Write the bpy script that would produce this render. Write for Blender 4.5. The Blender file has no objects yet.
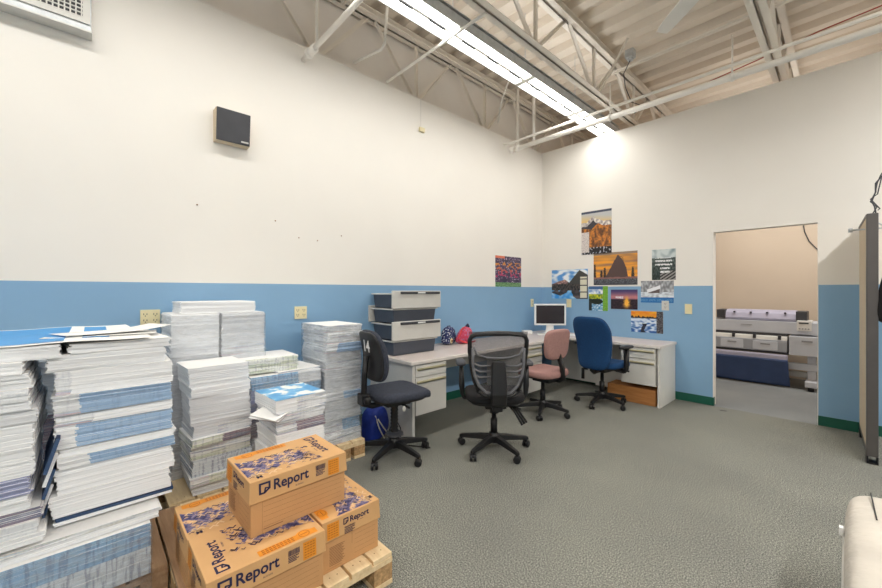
import bpy, math, random
from mathutils import Vector, Matrix, noise
R = random.Random(7)
PI = math.pi
SC = bpy.context.scene
COL = SC.collection
def rad(a): return math.radians(a)

# ------------------------------------------------------------------ materials
def srgb(r, g, b):
    f = lambda c: (c/255/12.92) if c/255 <= .04045 else ((c/255+.055)/1.055)**2.4
    return (f(r), f(g), f(b), 1)
def newmat(name):
    m = bpy.data.materials.new(name); m.use_nodes = True
    nt = m.node_tree; b = nt.nodes['Principled BSDF']
    return m, nt, b
def coords(nt, scale=(1, 1, 1), kind='Object'):
    tc = nt.nodes.new('ShaderNodeTexCoord'); mp = nt.nodes.new('ShaderNodeMapping')
    mp.inputs['Scale'].default_value = scale
    nt.links.new(tc.outputs[kind], mp.inputs[0]); return mp.outputs[0]
def ntex(nt, vec, scale, detail=2, rough=.5):
    n = nt.nodes.new('ShaderNodeTexNoise'); n.inputs['Scale'].default_value = scale
    n.inputs['Detail'].default_value = detail; n.inputs['Roughness'].default_value = rough
    nt.links.new(vec, n.inputs['Vector']); return n.outputs[0]
def ramp(nt, fac, stops):
    r = nt.nodes.new('ShaderNodeValToRGB'); e = r.color_ramp.elements
    e[0].position, e[0].color = stops[0]; e[1].position, e[1].color = stops[-1]
    for p, c in stops[1:-1]:
        x = e.new(p); x.color = c
    nt.links.new(fac, r.inputs[0]); return r.outputs[0]
def mixc(nt, fac, a, b, mode='MIX'):
    m = nt.nodes.new('ShaderNodeMix'); m.data_type = 'RGBA'; m.blend_type = mode
    for s, v in ((m.inputs[0], fac), (m.inputs[6], a), (m.inputs[7], b)):
        if isinstance(v, (int, float, tuple)): s.default_value = v
        else: nt.links.new(v, s)
    return m.outputs[2]
def bumpn(nt, b, h, strength=.3, dist=.005):
    n = nt.nodes.new('ShaderNodeBump'); n.inputs['Strength'].default_value = strength
    n.inputs['Distance'].default_value = dist
    nt.links.new(h, n.inputs['Height']); nt.links.new(n.outputs[0], b.inputs['Normal'])
def mat(name, c, rough=.5, metal=0, var=.06, scale=8, bump=0, bscale=60, bdist=.003, spec=None):
    m, nt, b = newmat(name); c = srgb(*c)
    v = coords(nt); n = ntex(nt, v, scale, 3)
    lo = tuple(x*(1-var) for x in c[:3])+(1,); hi = tuple(min(1, x*(1+var)) for x in c[:3])+(1,)
    nt.links.new(ramp(nt, n, [(.3, lo), (.7, hi)]), b.inputs['Base Color'])
    b.inputs['Roughness'].default_value = rough; b.inputs['Metallic'].default_value = metal
    if spec is not None: b.inputs['Specular IOR Level'].default_value = spec
    if bump: bumpn(nt, b, ntex(nt, v, bscale, 3), bump, bdist)
    return m
def wood(name, c1, c2, axis=0, rough=.7):
    m, nt, b = newmat(name); s = [9, 9, 9]; s[axis] = .8
    v = coords(nt, tuple(s)); n = ntex(nt, v, 4, 6, .65)
    nt.links.new(ramp(nt, n, [(.3, srgb(*c1)), (.7, srgb(*c2))]), b.inputs['Base Color'])
    b.inputs['Roughness'].default_value = rough; bumpn(nt, b, n, .25, .003); return m
def carpet(name, c1, c2, c3):
    m, nt, b = newmat(name); v = coords(nt)
    f = ntex(nt, v, 140, 5, .9); g = ntex(nt, v, 1.3, 3)
    a = ramp(nt, f, [(.36, srgb(*c1)), (.5, srgb(*c2)), (.63, srgb(*c3))])
    g2 = ramp(nt, g, [(.3, (.86, .86, .87, 1)), (.7, (1.06, 1.06, 1.04, 1))])
    nt.links.new(mixc(nt, 1., a, g2, 'MULTIPLY'), b.inputs['Base Color'])
    b.inputs['Roughness'].default_value = .95; b.inputs['Specular IOR Level'].default_value = .1
    bumpn(nt, b, f, .2, .002); return m
def paper(name, base, tint=None, amount=.0, dark=.80, tick=0., top=(243, 242, 240)):
    """edges of many sheets: fine horizontal lines, printed bleed patches, some vertical ticks; a plain top sheet"""
    m, nt, b = newmat(name)
    v = coords(nt, (.6, .6, 260)); line = ntex(nt, v, 1.6, 3, .7)
    base = srgb(*base); lo = tuple(x*dark for x in base[:3])+(1,)
    c = ramp(nt, line, [(.34, lo), (.46, base), (.8, base)])
    if tint:
        v2 = coords(nt, (3.5, 3.5, 34)); p = ntex(nt, v2, 1.5, 2)
        t = ramp(nt, p, [(.62-amount, (0, 0, 0, 1)), (.66-amount, (1, 1, 1, 1))])
        v3 = coords(nt, (5, 5, 90)); q = ntex(nt, v3, 1.3, 1)
        tc = ramp(nt, q, [(.3+.4*i/max(1, len(tint)-1), srgb(*x)) for i, x in enumerate(tint)]) if len(tint) > 1 else srgb(*tint[0])
        tc2 = mixc(nt, line, tc, base)
        c = mixc(nt, t, c, tc2)
    if tick:
        v4 = coords(nt, (46, 46, 5)); k = ntex(nt, v4, 1.7, 2)
        kk = ramp(nt, k, [(.5, (1, 1, 1, 1)), (.62, (1-tick, 1-tick, 1-tick*.8, 1))])
        c = mixc(nt, 1., c, kk, 'MULTIPLY')
    geo = nt.nodes.new('ShaderNodeNewGeometry'); sx = nt.nodes.new('ShaderNodeSeparateXYZ')
    nt.links.new(geo.outputs['True Normal'], sx.inputs[0])
    gt = nt.nodes.new('ShaderNodeMath'); gt.operation = 'GREATER_THAN'; gt.inputs[1].default_value = .6
    nt.links.new(sx.outputs[2], gt.inputs[0])
    c = mixc(nt, gt.outputs[0], c, srgb(*top))
    nt.links.new(c, b.inputs['Base Color']); b.inputs['Roughness'].default_value = .6
    bumpn(nt, b, line, .35, .002); return m
def emit(name, c, s):
    m, nt, b = newmat(name); b.inputs['Base Color'].default_value = (.9, .9, .9, 1)
    b.inputs['Emission Color'].default_value = srgb(*c); b.inputs['Emission Strength'].default_value = s
    return m
M = {}
M['wall'] = mat('cream_wall_paint', (237, 233, 226), .75, var=.012, scale=2, bump=.08, bscale=90)
M['blue'] = mat('blue_wall_paint', (133, 172, 205), .55, var=.02, scale=3, bump=.08, bscale=90)
M['greywall'] = mat('grey_plenum_board', (236, 230, 223), .85, var=.05, scale=2)
M['green'] = mat('green_rubber_base', (22, 92, 74), .45)
M['tanwall'] = mat('tan_wall_paint', (212, 196, 176), .8, var=.02, scale=2)
M['deck'] = mat('painted_steel_deck', (228, 217, 202), .6, var=.05, scale=3)
M['steel'] = mat('painted_joist_steel', (236, 229, 218), .5, var=.02, scale=5)
M['pipe'] = mat('painted_pipe', (240, 236, 228), .4, var=.02)
M['galv'] = mat('galvanised_metal', (196, 200, 202), .4, .25, var=.1, scale=20)
M['carpet'] = carpet('grey_green_carpet', (36, 40, 36), (118, 120, 113), (206, 202, 192))
M['carpet2'] = carpet('pale_grey_floor', (96, 100, 102), (136, 139, 140), (168, 170, 168))
M['black'] = mat('black_plastic', (25, 25, 27), .42, var=.15)
M['dgrey'] = mat('dark_grey_plastic', (62, 63, 68), .5, var=.1)
M['lumbar'] = mat('lumbar_grey_plastic', (104, 104, 108), .45, var=.05)
M['bin'] = mat('charcoal_tub_plastic', (74, 79, 90), .45, var=.06)
M['lgrey'] = mat('light_grey_plastic', (206, 204, 198), .45, var=.03)
M['mgrey'] = mat('mid_grey_plastic', (150, 152, 156), .45, var=.05)
M['navyfab'] = mat('charcoal_navy_fabric', (56, 60, 72), .95, var=.25, scale=60, bump=.5, bscale=300)
M['pinkfab'] = mat('dusty_pink_fabric', (166, 127, 121), .95, var=.1, scale=60, bump=.5, bscale=300)
M['bluefab'] = mat('royal_blue_fabric', (12, 62, 108), .9, var=.12, scale=60, bump=.4, bscale=300)
M['blackfab'] = mat('black_fabric', (24, 23, 25), .95, var=.2, scale=80, bump=.5, bscale=300)
M['desktop'] = mat('speckled_laminate', (208, 197, 192), .35, var=.08, scale=160)
M['deskedge'] = mat('laminate_edge', (226, 219, 212), .45, var=.03)
M['panel'] = mat('off_white_enamel', (220, 218, 212), .4, var=.02)
M['pull'] = mat('cream_drawer_pull', (206, 198, 160), .4, var=.04)
M['ply'] = wood('orange_plywood', (168, 108, 56), (196, 138, 80), 0)
M['pine'] = wood('pale_pine', (214, 186, 140), (240, 218, 178), 0)
M['oldshadepine'] = wood('weathered_and_shaded_pine', (142, 108, 78), (184, 150, 116), 0)
M['chip'] = mat('chipboard_block', (182, 146, 102), .9, var=.35, scale=60, bump=.5, bscale=80)
M['kraft'] = mat('kraft_cardboard', (211, 165, 112), .75, var=.04, scale=6, bump=.1, bscale=120)
M['kraftd'] = mat('kraft_cardboard_body', (200, 152, 102), .78, var=.05, scale=6, bump=.1, bscale=120)
M['inknavy'] = mat('navy_ink', (38, 38, 74), .6, var=.02)
M['inkpurple'] = mat('violet_ink', (84, 82, 122), .7, var=.1, scale=40)
M['inkmid'] = mat('lilac_ink', (140, 128, 150), .7, var=.1, scale=40)
M['inkcream'] = mat('cream_ink', (226, 192, 150), .7, var=.04)
def mountains():
    m, nt, b = newmat('mountain_print'); v = coords(nt, (1, 1, 1)); n = ntex(nt, v, 26, 3, .65)
    k = ramp(nt, n, [(.36, srgb(54, 52, 92)), (.45, srgb(88, 84, 126)), (.52, srgb(120, 108, 134)), (.57, srgb(206, 164, 118)), (.63, srgb(222, 178, 128))])
    nt.links.new(k, b.inputs['Base Color']); b.inputs['Roughness'].default_value = .7; return m
M['inkmount'] = mountains()
M['orange'] = mat('orange_ink', (226, 144, 40), .6, var=.05, scale=60)
M['orangeline'] = mat('dark_orange_ink', (178, 100, 30), .6, var=.05)
M['brownline'] = mat('brown_ink', (140, 96, 62), .7, var=.02)
M['white'] = mat('white_plastic', (236, 236, 234), .35, var=.02)
M['cream'] = mat('cream_plate', (232, 220, 176), .4, var=.02)
M['creamfab'] = mat('beige_panel_fabric', (206, 190, 164), .95, var=.06, scale=80, bump=.3, bscale=300)
M['bronze'] = mat('bronze_metal', (92, 88, 86), .38, .3, var=.06)
M['screen'] = mat('dark_screen', (52, 46, 48), .25, var=.04)
M['ticking'] = mat('white_quilted_cover', (206, 199, 188), .85, var=.07, scale=7, bump=.6, bscale=14, bdist=.02)
M['navyplastic'] = mat('navy_sheet', (60, 80, 122), .5, var=.1, scale=4, bump=.3, bscale=5, bdist=.02)
M['lav'] = mat('lavender_plastic', (178, 176, 196), .35, var=.03)
M['printbody'] = mat('printer_grey', (206, 210, 218), .4, var=.03)
M['printbody2'] = mat('printer_mid_grey', (166, 170, 178), .4, var=.03)
M['bluebag'] = mat('bright_blue_nylon', (24, 52, 150), .6, var=.2, scale=14, bump=.6, bscale=22, bdist=.012)
M['red'] = mat('red_cable', (170, 60, 44), .5)
M['tube'] = emit('fluorescent_tube', (255, 252, 244), 9)
M['reflector'] = mat('white_reflector', (244, 244, 240), .4, var=.01)
M['p_white'] = paper('white_sheet_edges', (246, 248, 250), dark=.84)
M['p_grey'] = paper('greyish_sheet_edges', (228, 230, 233), dark=.78, top=(238, 238, 238))
M['p_blue'] = paper('blue_bleed_sheet_edges', (164, 194, 226), [(126, 166, 212), (206, 220, 236), (150, 186, 222)], .08, dark=.86, tick=.12)
M['p_print'] = paper('printed_sheet_edges', (238, 241, 244), [(150, 176, 206), (206, 200, 170), (126, 158, 200), (200, 130, 130)], .12, tick=.1)
M['p_green'] = paper('green_print_sheet_edges', (238, 241, 236), [(130, 176, 140), (210, 214, 170), (96, 120, 130)], .14, tick=.25)
M['p_dark'] = paper('dark_print_sheet_edges', (150, 154, 170), [(70, 84, 120), (170, 120, 120), (200, 196, 190)], .22, tick=.2)
M['p_navy'] = paper('navy_print_sheet_edges', (60, 86, 124), dark=.7, top=(40, 60, 96))
M['p_plaid'] = paper('blue_plaid_sheet_edges', (150, 188, 220), [(110, 160, 206), (180, 206, 228)], .16, tick=.35)
M['p_plaidgrey'] = paper('grey_lined_sheet_edges', (214, 222, 228), [(170, 190, 206)], .0, tick=.45)
M['p_lilac'] = paper('lilac_bleed_sheet_edges', (166, 172, 204), [(140, 150, 194)], .1, tick=.1)
M['headerblue'] = mat('blue_header_ink', (70, 150, 214), .5, var=.06, scale=10)
M['papertop'] = mat('plain_paper', (244, 243, 240), .6, var=.01)
def film():
    m, nt, b = newmat('stretch_film'); nt.nodes.remove(b)
    out = nt.nodes['Material Output']
    tr = nt.nodes.new('ShaderNodeBsdfTransparent'); tr.inputs[0].default_value = (.96, .97, .98, 1)
    gl = nt.nodes.new('ShaderNodeBsdfGlossy'); gl.inputs['Roughness'].default_value = .22
    df = nt.nodes.new('ShaderNodeBsdfDiffuse'); df.inputs[0].default_value = (.85, .87, .9, 1)
    a = nt.nodes.new('ShaderNodeMixShader'); a.inputs[0].default_value = .5
    nt.links.new(gl.outputs[0], a.inputs[1]); nt.links.new(df.outputs[0], a.inputs[2])
    mx = nt.nodes.new('ShaderNodeMixShader')
    v = coords(nt, (2, 2, 9)); n = ntex(nt, v, 5, 5, .7)
    fr = ramp(nt, n, [(.4, (.10, .10, .10, 1)), (.66, (.42, .42, .42, 1))])
    nt.links.new(fr, mx.inputs[0]); nt.links.new(tr.outputs[0], mx.inputs[1]); nt.links.new(a.outputs[0], mx.inputs[2])
    bp = nt.nodes.new('ShaderNodeBump'); bp.inputs['Strength'].default_value = .8; bp.inputs['Distance'].default_value = .01
    nt.links.new(n, bp.inputs['Height']); nt.links.new(bp.outputs[0], gl.inputs['Normal'])
    nt.links.new(mx.outputs[0], out.inputs[0]); return m
M['film'] = film()
def meshfab():
    m, nt, b = newmat('grey_mesh_net'); out = nt.nodes['Material Output']
    b.inputs['Base Color'].default_value = srgb(84, 82, 84); b.inputs['Roughness'].default_value = .8
    v = coords(nt, (1, 1, 1)); ch = nt.nodes.new('ShaderNodeTexVoronoi'); ch.inputs['Scale'].default_value = 260
    nt.links.new(v, ch.inputs['Vector'])
    f = ramp(nt, ch.outputs['Distance'], [(.2, (.45, .45, .45, 1)), (.5, (.68, .68, .68, 1))])
    tr = nt.nodes.new('ShaderNodeBsdfTransparent'); mx = nt.nodes.new('ShaderNodeMixShader')
    nt.links.new(f, mx.inputs[0]); nt.links.new(tr.outputs[0], mx.inputs[1]); nt.links.new(b.outputs[0], mx.inputs[2])
    nt.links.new(mx.outputs[0], out.inputs[0]); return m
M['net'] = meshfab()
def vcol():
    m, nt, b = newmat('printed_picture'); a = nt.nodes.new('ShaderNodeVertexColor'); a.layer_name = 'Col'
    nt.links.new(a.outputs[0], b.inputs['Base Color']); b.inputs['Roughness'].default_value = .4; return m
M['vcol'] = vcol()

# ------------------------------------------------------------------ mesh builder
class MB:
    def __init__(s): s.v = []; s.f = []; s.m = []
    def add(s, vs, fs, mi=0, T=None):
        o = len(s.v)
        s.v += [tuple(T @ Vector(v)) if T is not None else tuple(v) for v in vs]
        s.f += [tuple(i+o for i in f) for f in fs]; s.m += [mi]*len(fs); return s
    def box(s, x0, y0, z0, x1, y1, z1, mi=0, T=None):
        v = [(x, y, z) for z in (z0, z1) for x, y in ((x0, y0), (x1, y0), (x1, y1), (x0, y1))]
        return s.add(v, [(3, 2, 1, 0), (4, 5, 6, 7), (0, 1, 5, 4), (1, 2, 6, 5), (2, 3, 7, 6), (3, 0, 4, 7)], mi, T)
    def rings(s, rs, cap=True, mi=0, T=None, closed=True):
        n = len(rs[0]); v = [p for r in rs for p in r]; f = []
        for i in range(len(rs)-1):
            for j in range(n if closed else n-1):
                k = (j+1) % n; f.append((i*n+j, i*n+k, (i+1)*n+k, (i+1)*n+j))
        if cap: f += [tuple(range(n-1, -1, -1)), tuple((len(rs)-1)*n+j for j in range(n))]
        return s.add(v, f, mi, T)
    def tube(s, path, r, n=10, mi=0, T=None, flat=1., up=None):
        P = [Vector(p) for p in path]; rs = []; u = None
        for i, p in enumerate(P):
            d = (P[min(i+1, len(P)-1)]-P[max(i-1, 0)]).normalized()
            if u is None:
                a = Vector(up) if up else (Vector((0, 0, 1)) if abs(d.z) < .9 else Vector((1, 0, 0)))
                u = d.cross(a).normalized()
            else: u = (u-d*u.dot(d)).normalized()
            w = d.cross(u); rr = r[i] if isinstance(r, (list, tuple)) else r
            rs.append([p+u*math.cos(2*PI*k/n)*rr+w*math.sin(2*PI*k/n)*rr*flat for k in range(n)])
        return s.rings(rs, True, mi, T)
    def lathe(s, prof, n=20, mi=0, T=None):
        rs = [[(r*math.cos(2*PI*k/n), r*math.sin(2*PI*k/n), z) for k in range(n)] for r, z in prof]
        return s.rings(rs, True, mi, T)
    def sell(s, c, sz, e1=.4, e2=.4, n=20, m=12, mi=0, fn=None, T=None):
        """rounded box / cushion (superellipsoid) with an optional bend function"""
        P = lambda a, e: math.copysign(abs(a)**e, a); rs = []
        for i in range(1, m):
            ph = -PI/2+PI*i/m; r = []
            for j in range(n):
                th = 2*PI*j/n
                x = P(math.cos(ph), e1)*P(math.cos(th), e2)*sz[0]; y = P(math.cos(ph), e1)*P(math.sin(th), e2)*sz[1]
                z = P(math.sin(ph), e1)*sz[2]; p = (x, y, z)
                if fn: p = fn(*p)
                r.append((p[0]+c[0], p[1]+c[1], p[2]+c[2]))
            rs.append(r)
        return s.rings(rs, True, mi, T)
    def poly(s, pts, T, mi=0):      # flat polygon in a face frame
        return s.add([(x, y, 0) for x, y in pts], [tuple(range(len(pts)))], mi, T)
    def build(s, name, mats, parent=None, bevel=0, smooth=False, seg=2, sub=0):
        me = bpy.data.meshes.new(name); me.from_pydata(s.v, [], s.f); me.update()
        for m_ in (mats if isinstance(mats, (list, tuple)) else [mats]): me.materials.append(M[m_])
        for p, i in zip(me.polygons, s.m): p.material_index = i; p.use_smooth = smooth
        o = bpy.data.objects.new(name, me); COL.objects.link(o)
        if parent: o.parent = parent
        if bevel:
            b = o.modifiers.new('bevel', 'BEVEL'); b.width = bevel; b.segments = seg; b.limit_method = 'ANGLE'
        if sub:
            b = o.modifiers.new('sub', 'SUBSURF'); b.levels = b.render_levels = sub
        return o
def tag(o, label, cat, group=None, kind=None):
    if label: o['label'] = label
    if cat: o['category'] = cat
    if group: o['group'] = group
    if kind: o['kind'] = kind
    return o
def thing(name, label, cat, loc=(0, 0, 0), rz=0, group=None):
    o = bpy.data.objects.new(name, None); COL.objects.link(o); o.empty_display_size = .1
    o.location = loc; o.rotation_euler = (0, 0, rad(rz)); return tag(o, label, cat, group)
def struct(name, mb, m, **k):
    o = mb.build(name, m, **k); o['kind'] = 'structure'; return o
def frame(o, ux, uy):
    ux = Vector(ux).normalized(); uy = Vector(uy).normalized(); n = ux.cross(uy); T = Matrix.Identity(4)
    for i in range(3): T[i][0] = ux[i]; T[i][1] = uy[i]; T[i][2] = n[i]; T[i][3] = o[i]
    return T
_txt = {}
def text(mb, s, T, x, y, h, bold=.02, mi=0, w=None, rot=0):
    key = (s, bold)
    if key not in _txt:
        c = bpy.data.curves.new('t', 'FONT'); c.body = s; c.size = 1; c.offset = bold; c.resolution_u = 3
        o = bpy.data.objects.new('t', c); COL.objects.link(o); bpy.context.view_layer.update()
        me = o.evaluated_get(bpy.context.evaluated_depsgraph_get()).to_mesh()
        _txt[key] = ([tuple(v.co) for v in me.vertices], [tuple(p.vertices) for p in me.polygons])
        o.to_mesh_clear(); bpy.data.objects.remove(o); bpy.data.curves.remove(c)
    vs, fs = _txt[key]
    if not vs: return
    wid = max(v[0] for v in vs); k = h/.7; kx = (w/wid) if w else k
    mb.add([(v[0]*kx, v[1]*k, 0) for v in vs], fs, mi, T @ Matrix.Translation((x, y, 0)) @ Matrix.Rotation(rot, 4, 'Z'))

# ------------------------------------------------------------------ camera
cam = bpy.data.cameras.new('camera'); co = bpy.data.objects.new('camera', cam); COL.objects.link(co)
cam.sensor_width = 36; cam.lens = 379/882*36; cam.shift_y = -3/882; cam.clip_start = .02
co.location = (0, 0, 1.38); co.rotation_euler = (rad(90), 0, rad(47.04)); SC.camera = co

# ------------------------------------------------------------------ room shell
XL, YB, WT, WZ, DZ = -3.448, 5.5, 3.654, 1.443, 4.43
XR, YR, YP = 4.6, -4.0, 8.15
DX0, DX1, DH, TH = -1.106, -.21, 2.09, .12
b = MB(); b.box(XL-.2, YR-.2, -.1, XR+.2, YB, 0); struct('floor', b, 'carpet')
b = MB(); b.box(XL-.2, YB, -.1, XR+.2, YP+.2, 0); struct('floor_printer_room', b, 'carpet2')
def two_tone(name, segs, tw='wall'):
    b = MB()
    for s in segs: b.box(*s)
    return struct(name, b, ['wall', 'blue', 'tanwall', 'greywall'])
def wall(name, boxes):
    b = MB()
    for mi, x in boxes: b.box(*x, mi)
    return struct(name, b, ['wall', 'blue', 'tanwall', 'greywall'])
wall('wall_left', [(1, (XL-.14, YR, 0, XL, YB+TH, WZ)), (0, (XL-.14, YR, WZ, XL, YB+TH, WT))])
wall('wall_left_upper', [(3, (XL-.3, YR, WT-.1, XL-.2, YP+.1, DZ+.1))])
bx = []
for x0, x1 in ((XL, DX0), (DX1, XR)):
    bx += [(1, (x0, YB, 0, x1, YB+TH-.01, WZ)), (0, (x0, YB, WZ, x1, YB+TH-.01, DH)), (2, (x0, YB+TH-.01, 0, x1, YB+TH, DH))]
bx += [(0, (XL, YB, DH, XR, YB+TH-.01, WT)), (2, (XL, YB+TH-.01, DH, XR, YB+TH, WT))]
wall('wall_back', bx)
b = MB(); b.box(DX0-.002, YB-.002, 0, DX0+.004, YB+TH+.002, DH); b.box(DX1-.004, YB-.002, 0, DX1+.002, YB+TH+.002, DH); b.box(DX0, YB-.002, DH-.004, DX1, YB+TH+.002, DH+.002)
struct('trim_doorway', b, 'wall')
wall('wall_right', [(1, (XR, YR, 0, XR+.14, YB+TH, WZ)), (0, (XR, YR, WZ, XR+.14, YB+TH, DZ+.1))])
wall('wall_rear', [(1, (XL-.14, YR-.14, 0, XR+.14, YR, WZ)), (0, (XL-.14, YR-.14, WZ, XR+.14, YR, DZ+.1))])
wall('wall_printer_room_back', [(2, (XL-.14, YP, 0, XR+.14, YP+.12, DZ+.1))])
wall('wall_printer_room_left', [(2, (XL-.14, YB+TH, 0, XL, YP, WT))])
wall('wall_printer_room_right', [(2, (XR, YB+TH, 0, XR+.14, YP, DZ+.1))])
b = MB(); b.box(XL, YR, 0, XL+.006, YB, .1); struct('baseboard_left', b, 'green')
b = MB(); b.box(XL, YB-.006, 0, DX0, YB, .1); b.box(DX0-.004, YB-.006, 0, DX0+.008, YB+.05, .1); struct('baseboard_back', b, 'green')
b = MB(); b.box(DX1, YB-.006, 0, XR, YB, .1); struct('baseboard_right', b, 'green')
b = MB(); b.box(XL-.14, YR, WT-.012, XL+.003, YB, WT+.004); struct('trim_1', b, 'greywall')
# corrugated deck, flutes along X
b = MB(); pts = []; y = YR; p = .29; d = .07
while y < YP+.2:
    pts += [(y, DZ), (y+.115, DZ), (y+.155, DZ+d), (y+p-.04, DZ+d)]; y += p
v = []; f = []
for (yy, zz) in pts: v += [(XL-.2, yy, zz), (XR+.2, yy, zz)]
for i in range(len(pts)-1): f.append((2*i, 2*i+2, 2*i+3, 2*i+1))
b.add(v, f); b.box(XL-.2, YR-.2, DZ+.1, XR+.2, YP+.2, DZ+.15)
struct('ceiling', b, 'deck')

# ------------------------------------------------------------------ joists
def joist(x, label, bots, top_first=True, zb=3.778, zt=4.333, y0=YR, y1=YP):
    t = thing('roof_joist', label, 'joist', (x, 0, 0), 0, 'open web roof joists under the deck')
    b = MB()
    for s in (-1, 1): b.box(min(s*.008, s*.07), y0, zt+.068, max(s*.008, s*.07), y1, zt+.074); b.box(min(s*.008, s*.014), y0, zt, max(s*.008, s*.014), y1, zt+.07); b.box(min(s*.008, s*.07), y0, zt, max(s*.008, s*.07), y1, zt+.006)
    b.build('top_chord', 'steel', t)
    b = MB()
    for s in (-1, 1): b.box(min(s*.007, s*.065), y0, zb, max(s*.007, s*.065), y1, zb+.006); b.box(min(s*.007, s*.013), y0, zb, max(s*.007, s*.013), y1, zb+.045)
    b.build('bottom_chord', 'steel', t)
    for (a, za, c, zc) in bots:
        A = Vector((0, a, zb+.02 if za == 0 else zt+.02)); C = Vector((0, c, zb+.02 if zc == 0 else zt+.02))
        if abs(a-c) < .05: C.y = a
        w = MB(); L = (C-A).length; dd = (C-A).normalized()
        T = frame(A, (1, 0, 0), dd); wd = .02 if abs(a-c) > .05 else .016
        w.box(-wd, 0, -.012, wd, L, -.007, T=T); w.box(-wd, 0, -.022, -wd+.004, L, .022, T=T)
        w.build('web_member', 'steel', t)
    return t
def warren(botlist, gap=.55):
    out = []
    for yb in botlist: out += [(yb-gap, 1, yb-.03, 0), (yb+.03, 0, yb+gap, 1), (yb, 0, yb, 1)]
    return out
joist(-3.535, 'steel roof joist running along the top of the left wall', warren([-.87, .385, 1.64, 2.89, 4.15, 5.40, 6.65], .585), zb=3.66)
joist(-2.105, 'steel roof joist just right of the long fluorescent light row', warren([-.5, .75, 2.0, 3.24, 4.5, 5.75, 7.0], .6))
joist(-.524, 'steel roof joist meeting the back wall above the doorway', warren([-.4, .8, 2.0, 3.2, 4.4, 5.6, 6.8], .6))
for x, l in ((1.0, 'steel roof joist right of the hanging ceiling fan'), (2.5, 'steel roof joist over the far right half of the room')):
    joist(x, l, warren([-.2, 1.0, 2.2, 3.4, 4.6, 5.8, 7.0], .6))
# cross bridging angles
def bar(name, label, path, r, m='steel', cat='pipe', parent=None, n=10):
    b = MB(); b.tube(path, r, n); o = b.build(name, m, parent, smooth=True)
    if label: tag(o, label, cat)
    return o
def angle(name, label, p0, p1, w=.032):
    b = MB(); d = (Vector(p1)-Vector(p0)); side = d.cross(Vector((0, 0, 1))).normalized()
    T = frame(Vector(p0), d, side); L = d.length
    b.box(0, 0, 0, L, w, .004, T=T); b.box(0, 0, 0, L, .004, w, T=T); return tag(b.build(name, 'steel'), label, 'brace')
angle('bridging_angle', 'steel angle crossing from the light row joist to the doorway joist', (-2.15, 5.12, 4.29), (2.6, 5.12, 4.29))
angle('bridging_angle', 'slanted steel angle between the light row joist chords and deck', (-2.08, 4.6, 3.82), (-1.75, 4.6, 4.33), .022)
angle('bridging_angle', 'steel angle crossing between joists above the left light row', (-3.5, 1.9, 4.3), (-2.1, 1.9, 4.3), .03)
angle('bridging_angle', 'slanted perforated steel strip beside the left light row', (-2.95, 1.95, 4.1), (-2.72, 1.95, 4.25), .03)

# ------------------------------------------------------------------ pipes
t = thing('water_pipe', 'thick cream pipe running across in front of the back wall', 'pipe', (0, 4.48, 3.412))
MB().tube([(-3.34, 0, 0), (XR-.02, 0, 0)], .031, 16).build('pipe_run', 'pipe', t, smooth=True)
b = MB()
for x in (-3.3, -3.2): b.tube([(x-.03, 0, 0), (x+.03, 0, 0)], .044, 16)
b.build('coupling', 'pipe', t, smooth=True)
for x in (-3.25, -2.98): MB().tube([(x, .06, 0), (x, .06, .98)], .02, 12).build('riser', 'pipe', t, smooth=True)
for x in (-1.9, -.75, .9):
    MB().tube([(x, 0, .04), (x, 0, .4)], .008, 8).build('hanger', 'pipe', t, smooth=True)
    MB().tube([(x-.012, 0, 0), (x+.012, 0, 0)], .04, 14).build('hanger_ring', 'pipe', t, smooth=True)
b = MB(); b.tube([(-3.4, 4.40, 3.50), (-3.32, 4.44, 3.50), (-3.0, 4.47, 3.52), (XR-.02, 4.47, 3.525)], .016, 10)
tag(b.build('conduit', 'pipe', smooth=True), 'thin conduit running just above the thick pipe by the back wall', 'pipe')
t = thing('water_pipe', 'thick cream pipe entering the left wall above the black speaker', 'pipe', (0, 1.464, 3.525))
MB().tube([(XL-.02, 0, 0), (XR-.02, 0, 0)], .022, 16).build('pipe_run', 'pipe', t, smooth=True)
b = MB(); b.tube([(-3.30, 0, 0), (-3.2, 0, 0)], .036, 16); b.tube([(-3.33, 0, 0), (-3.29, 0, 0)], .042, 16); b.build('coupling', 'pipe', t, smooth=True)
MB().tube([(-3.25, .04, .03), (-3.25, .04, .88)], .013, 12).build('riser', 'pipe', t, smooth=True)
bar('conduit', 'thin straight conduit crossing below the light row from the left wall', [(-3.42, 2.38, 3.655), (-2.02, 2.38, 3.655)], .014, 'pipe')
bar('conduit', 'thin bent conduit with two elbows beside the left wall joist', [(-3.42, 1.98, 3.70), (-3.06, 2.06, 3.70), (-3.01, 2.07, 3.74), (-2.98, 2.08, 4.1), (-2.98, 2.15, 4.2)], .014, 'pipe')
bar('conduit', 'upper of two long conduits running beside the left light row', [(-2.84, YR, 4.16), (-2.84, YP, 4.16)], .016, 'pipe')
bar('conduit', 'lower of two long conduits running beside the left light row', [(-2.72, YR, 4.05), (-2.72, 5.2, 4.05)], .016, 'pipe')
bar('conduit', 'slim conduit bent down to the corner pipes at the left wall', [(-2.84, 3.2, 4.16), (-2.9, 3.9, 4.1), (-3.2, 4.1, 3.95), (-3.3, 4.15, 3.7)], .012, 'pipe')
bar('cable', 'thin red cable sagging along the deck above the back wall', [(-1.55, 5.35, 3.78), (-1.1, 5.5, 3.92), (-.7, 5.6, 4.02), (-.2, 5.6, 4.1), (.6, 5.6, 4.16), (2.4, 5.6, 4.2)], .006, 'red', 'cable')
b = MB(); b.box(-1.93, 4.98, 4.33, -1.83, 5.08, 4.43); b.tube([(-1.88, 5.03, 4.30), (-1.88, 5.03, 4.335)], .035, 12)
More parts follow.
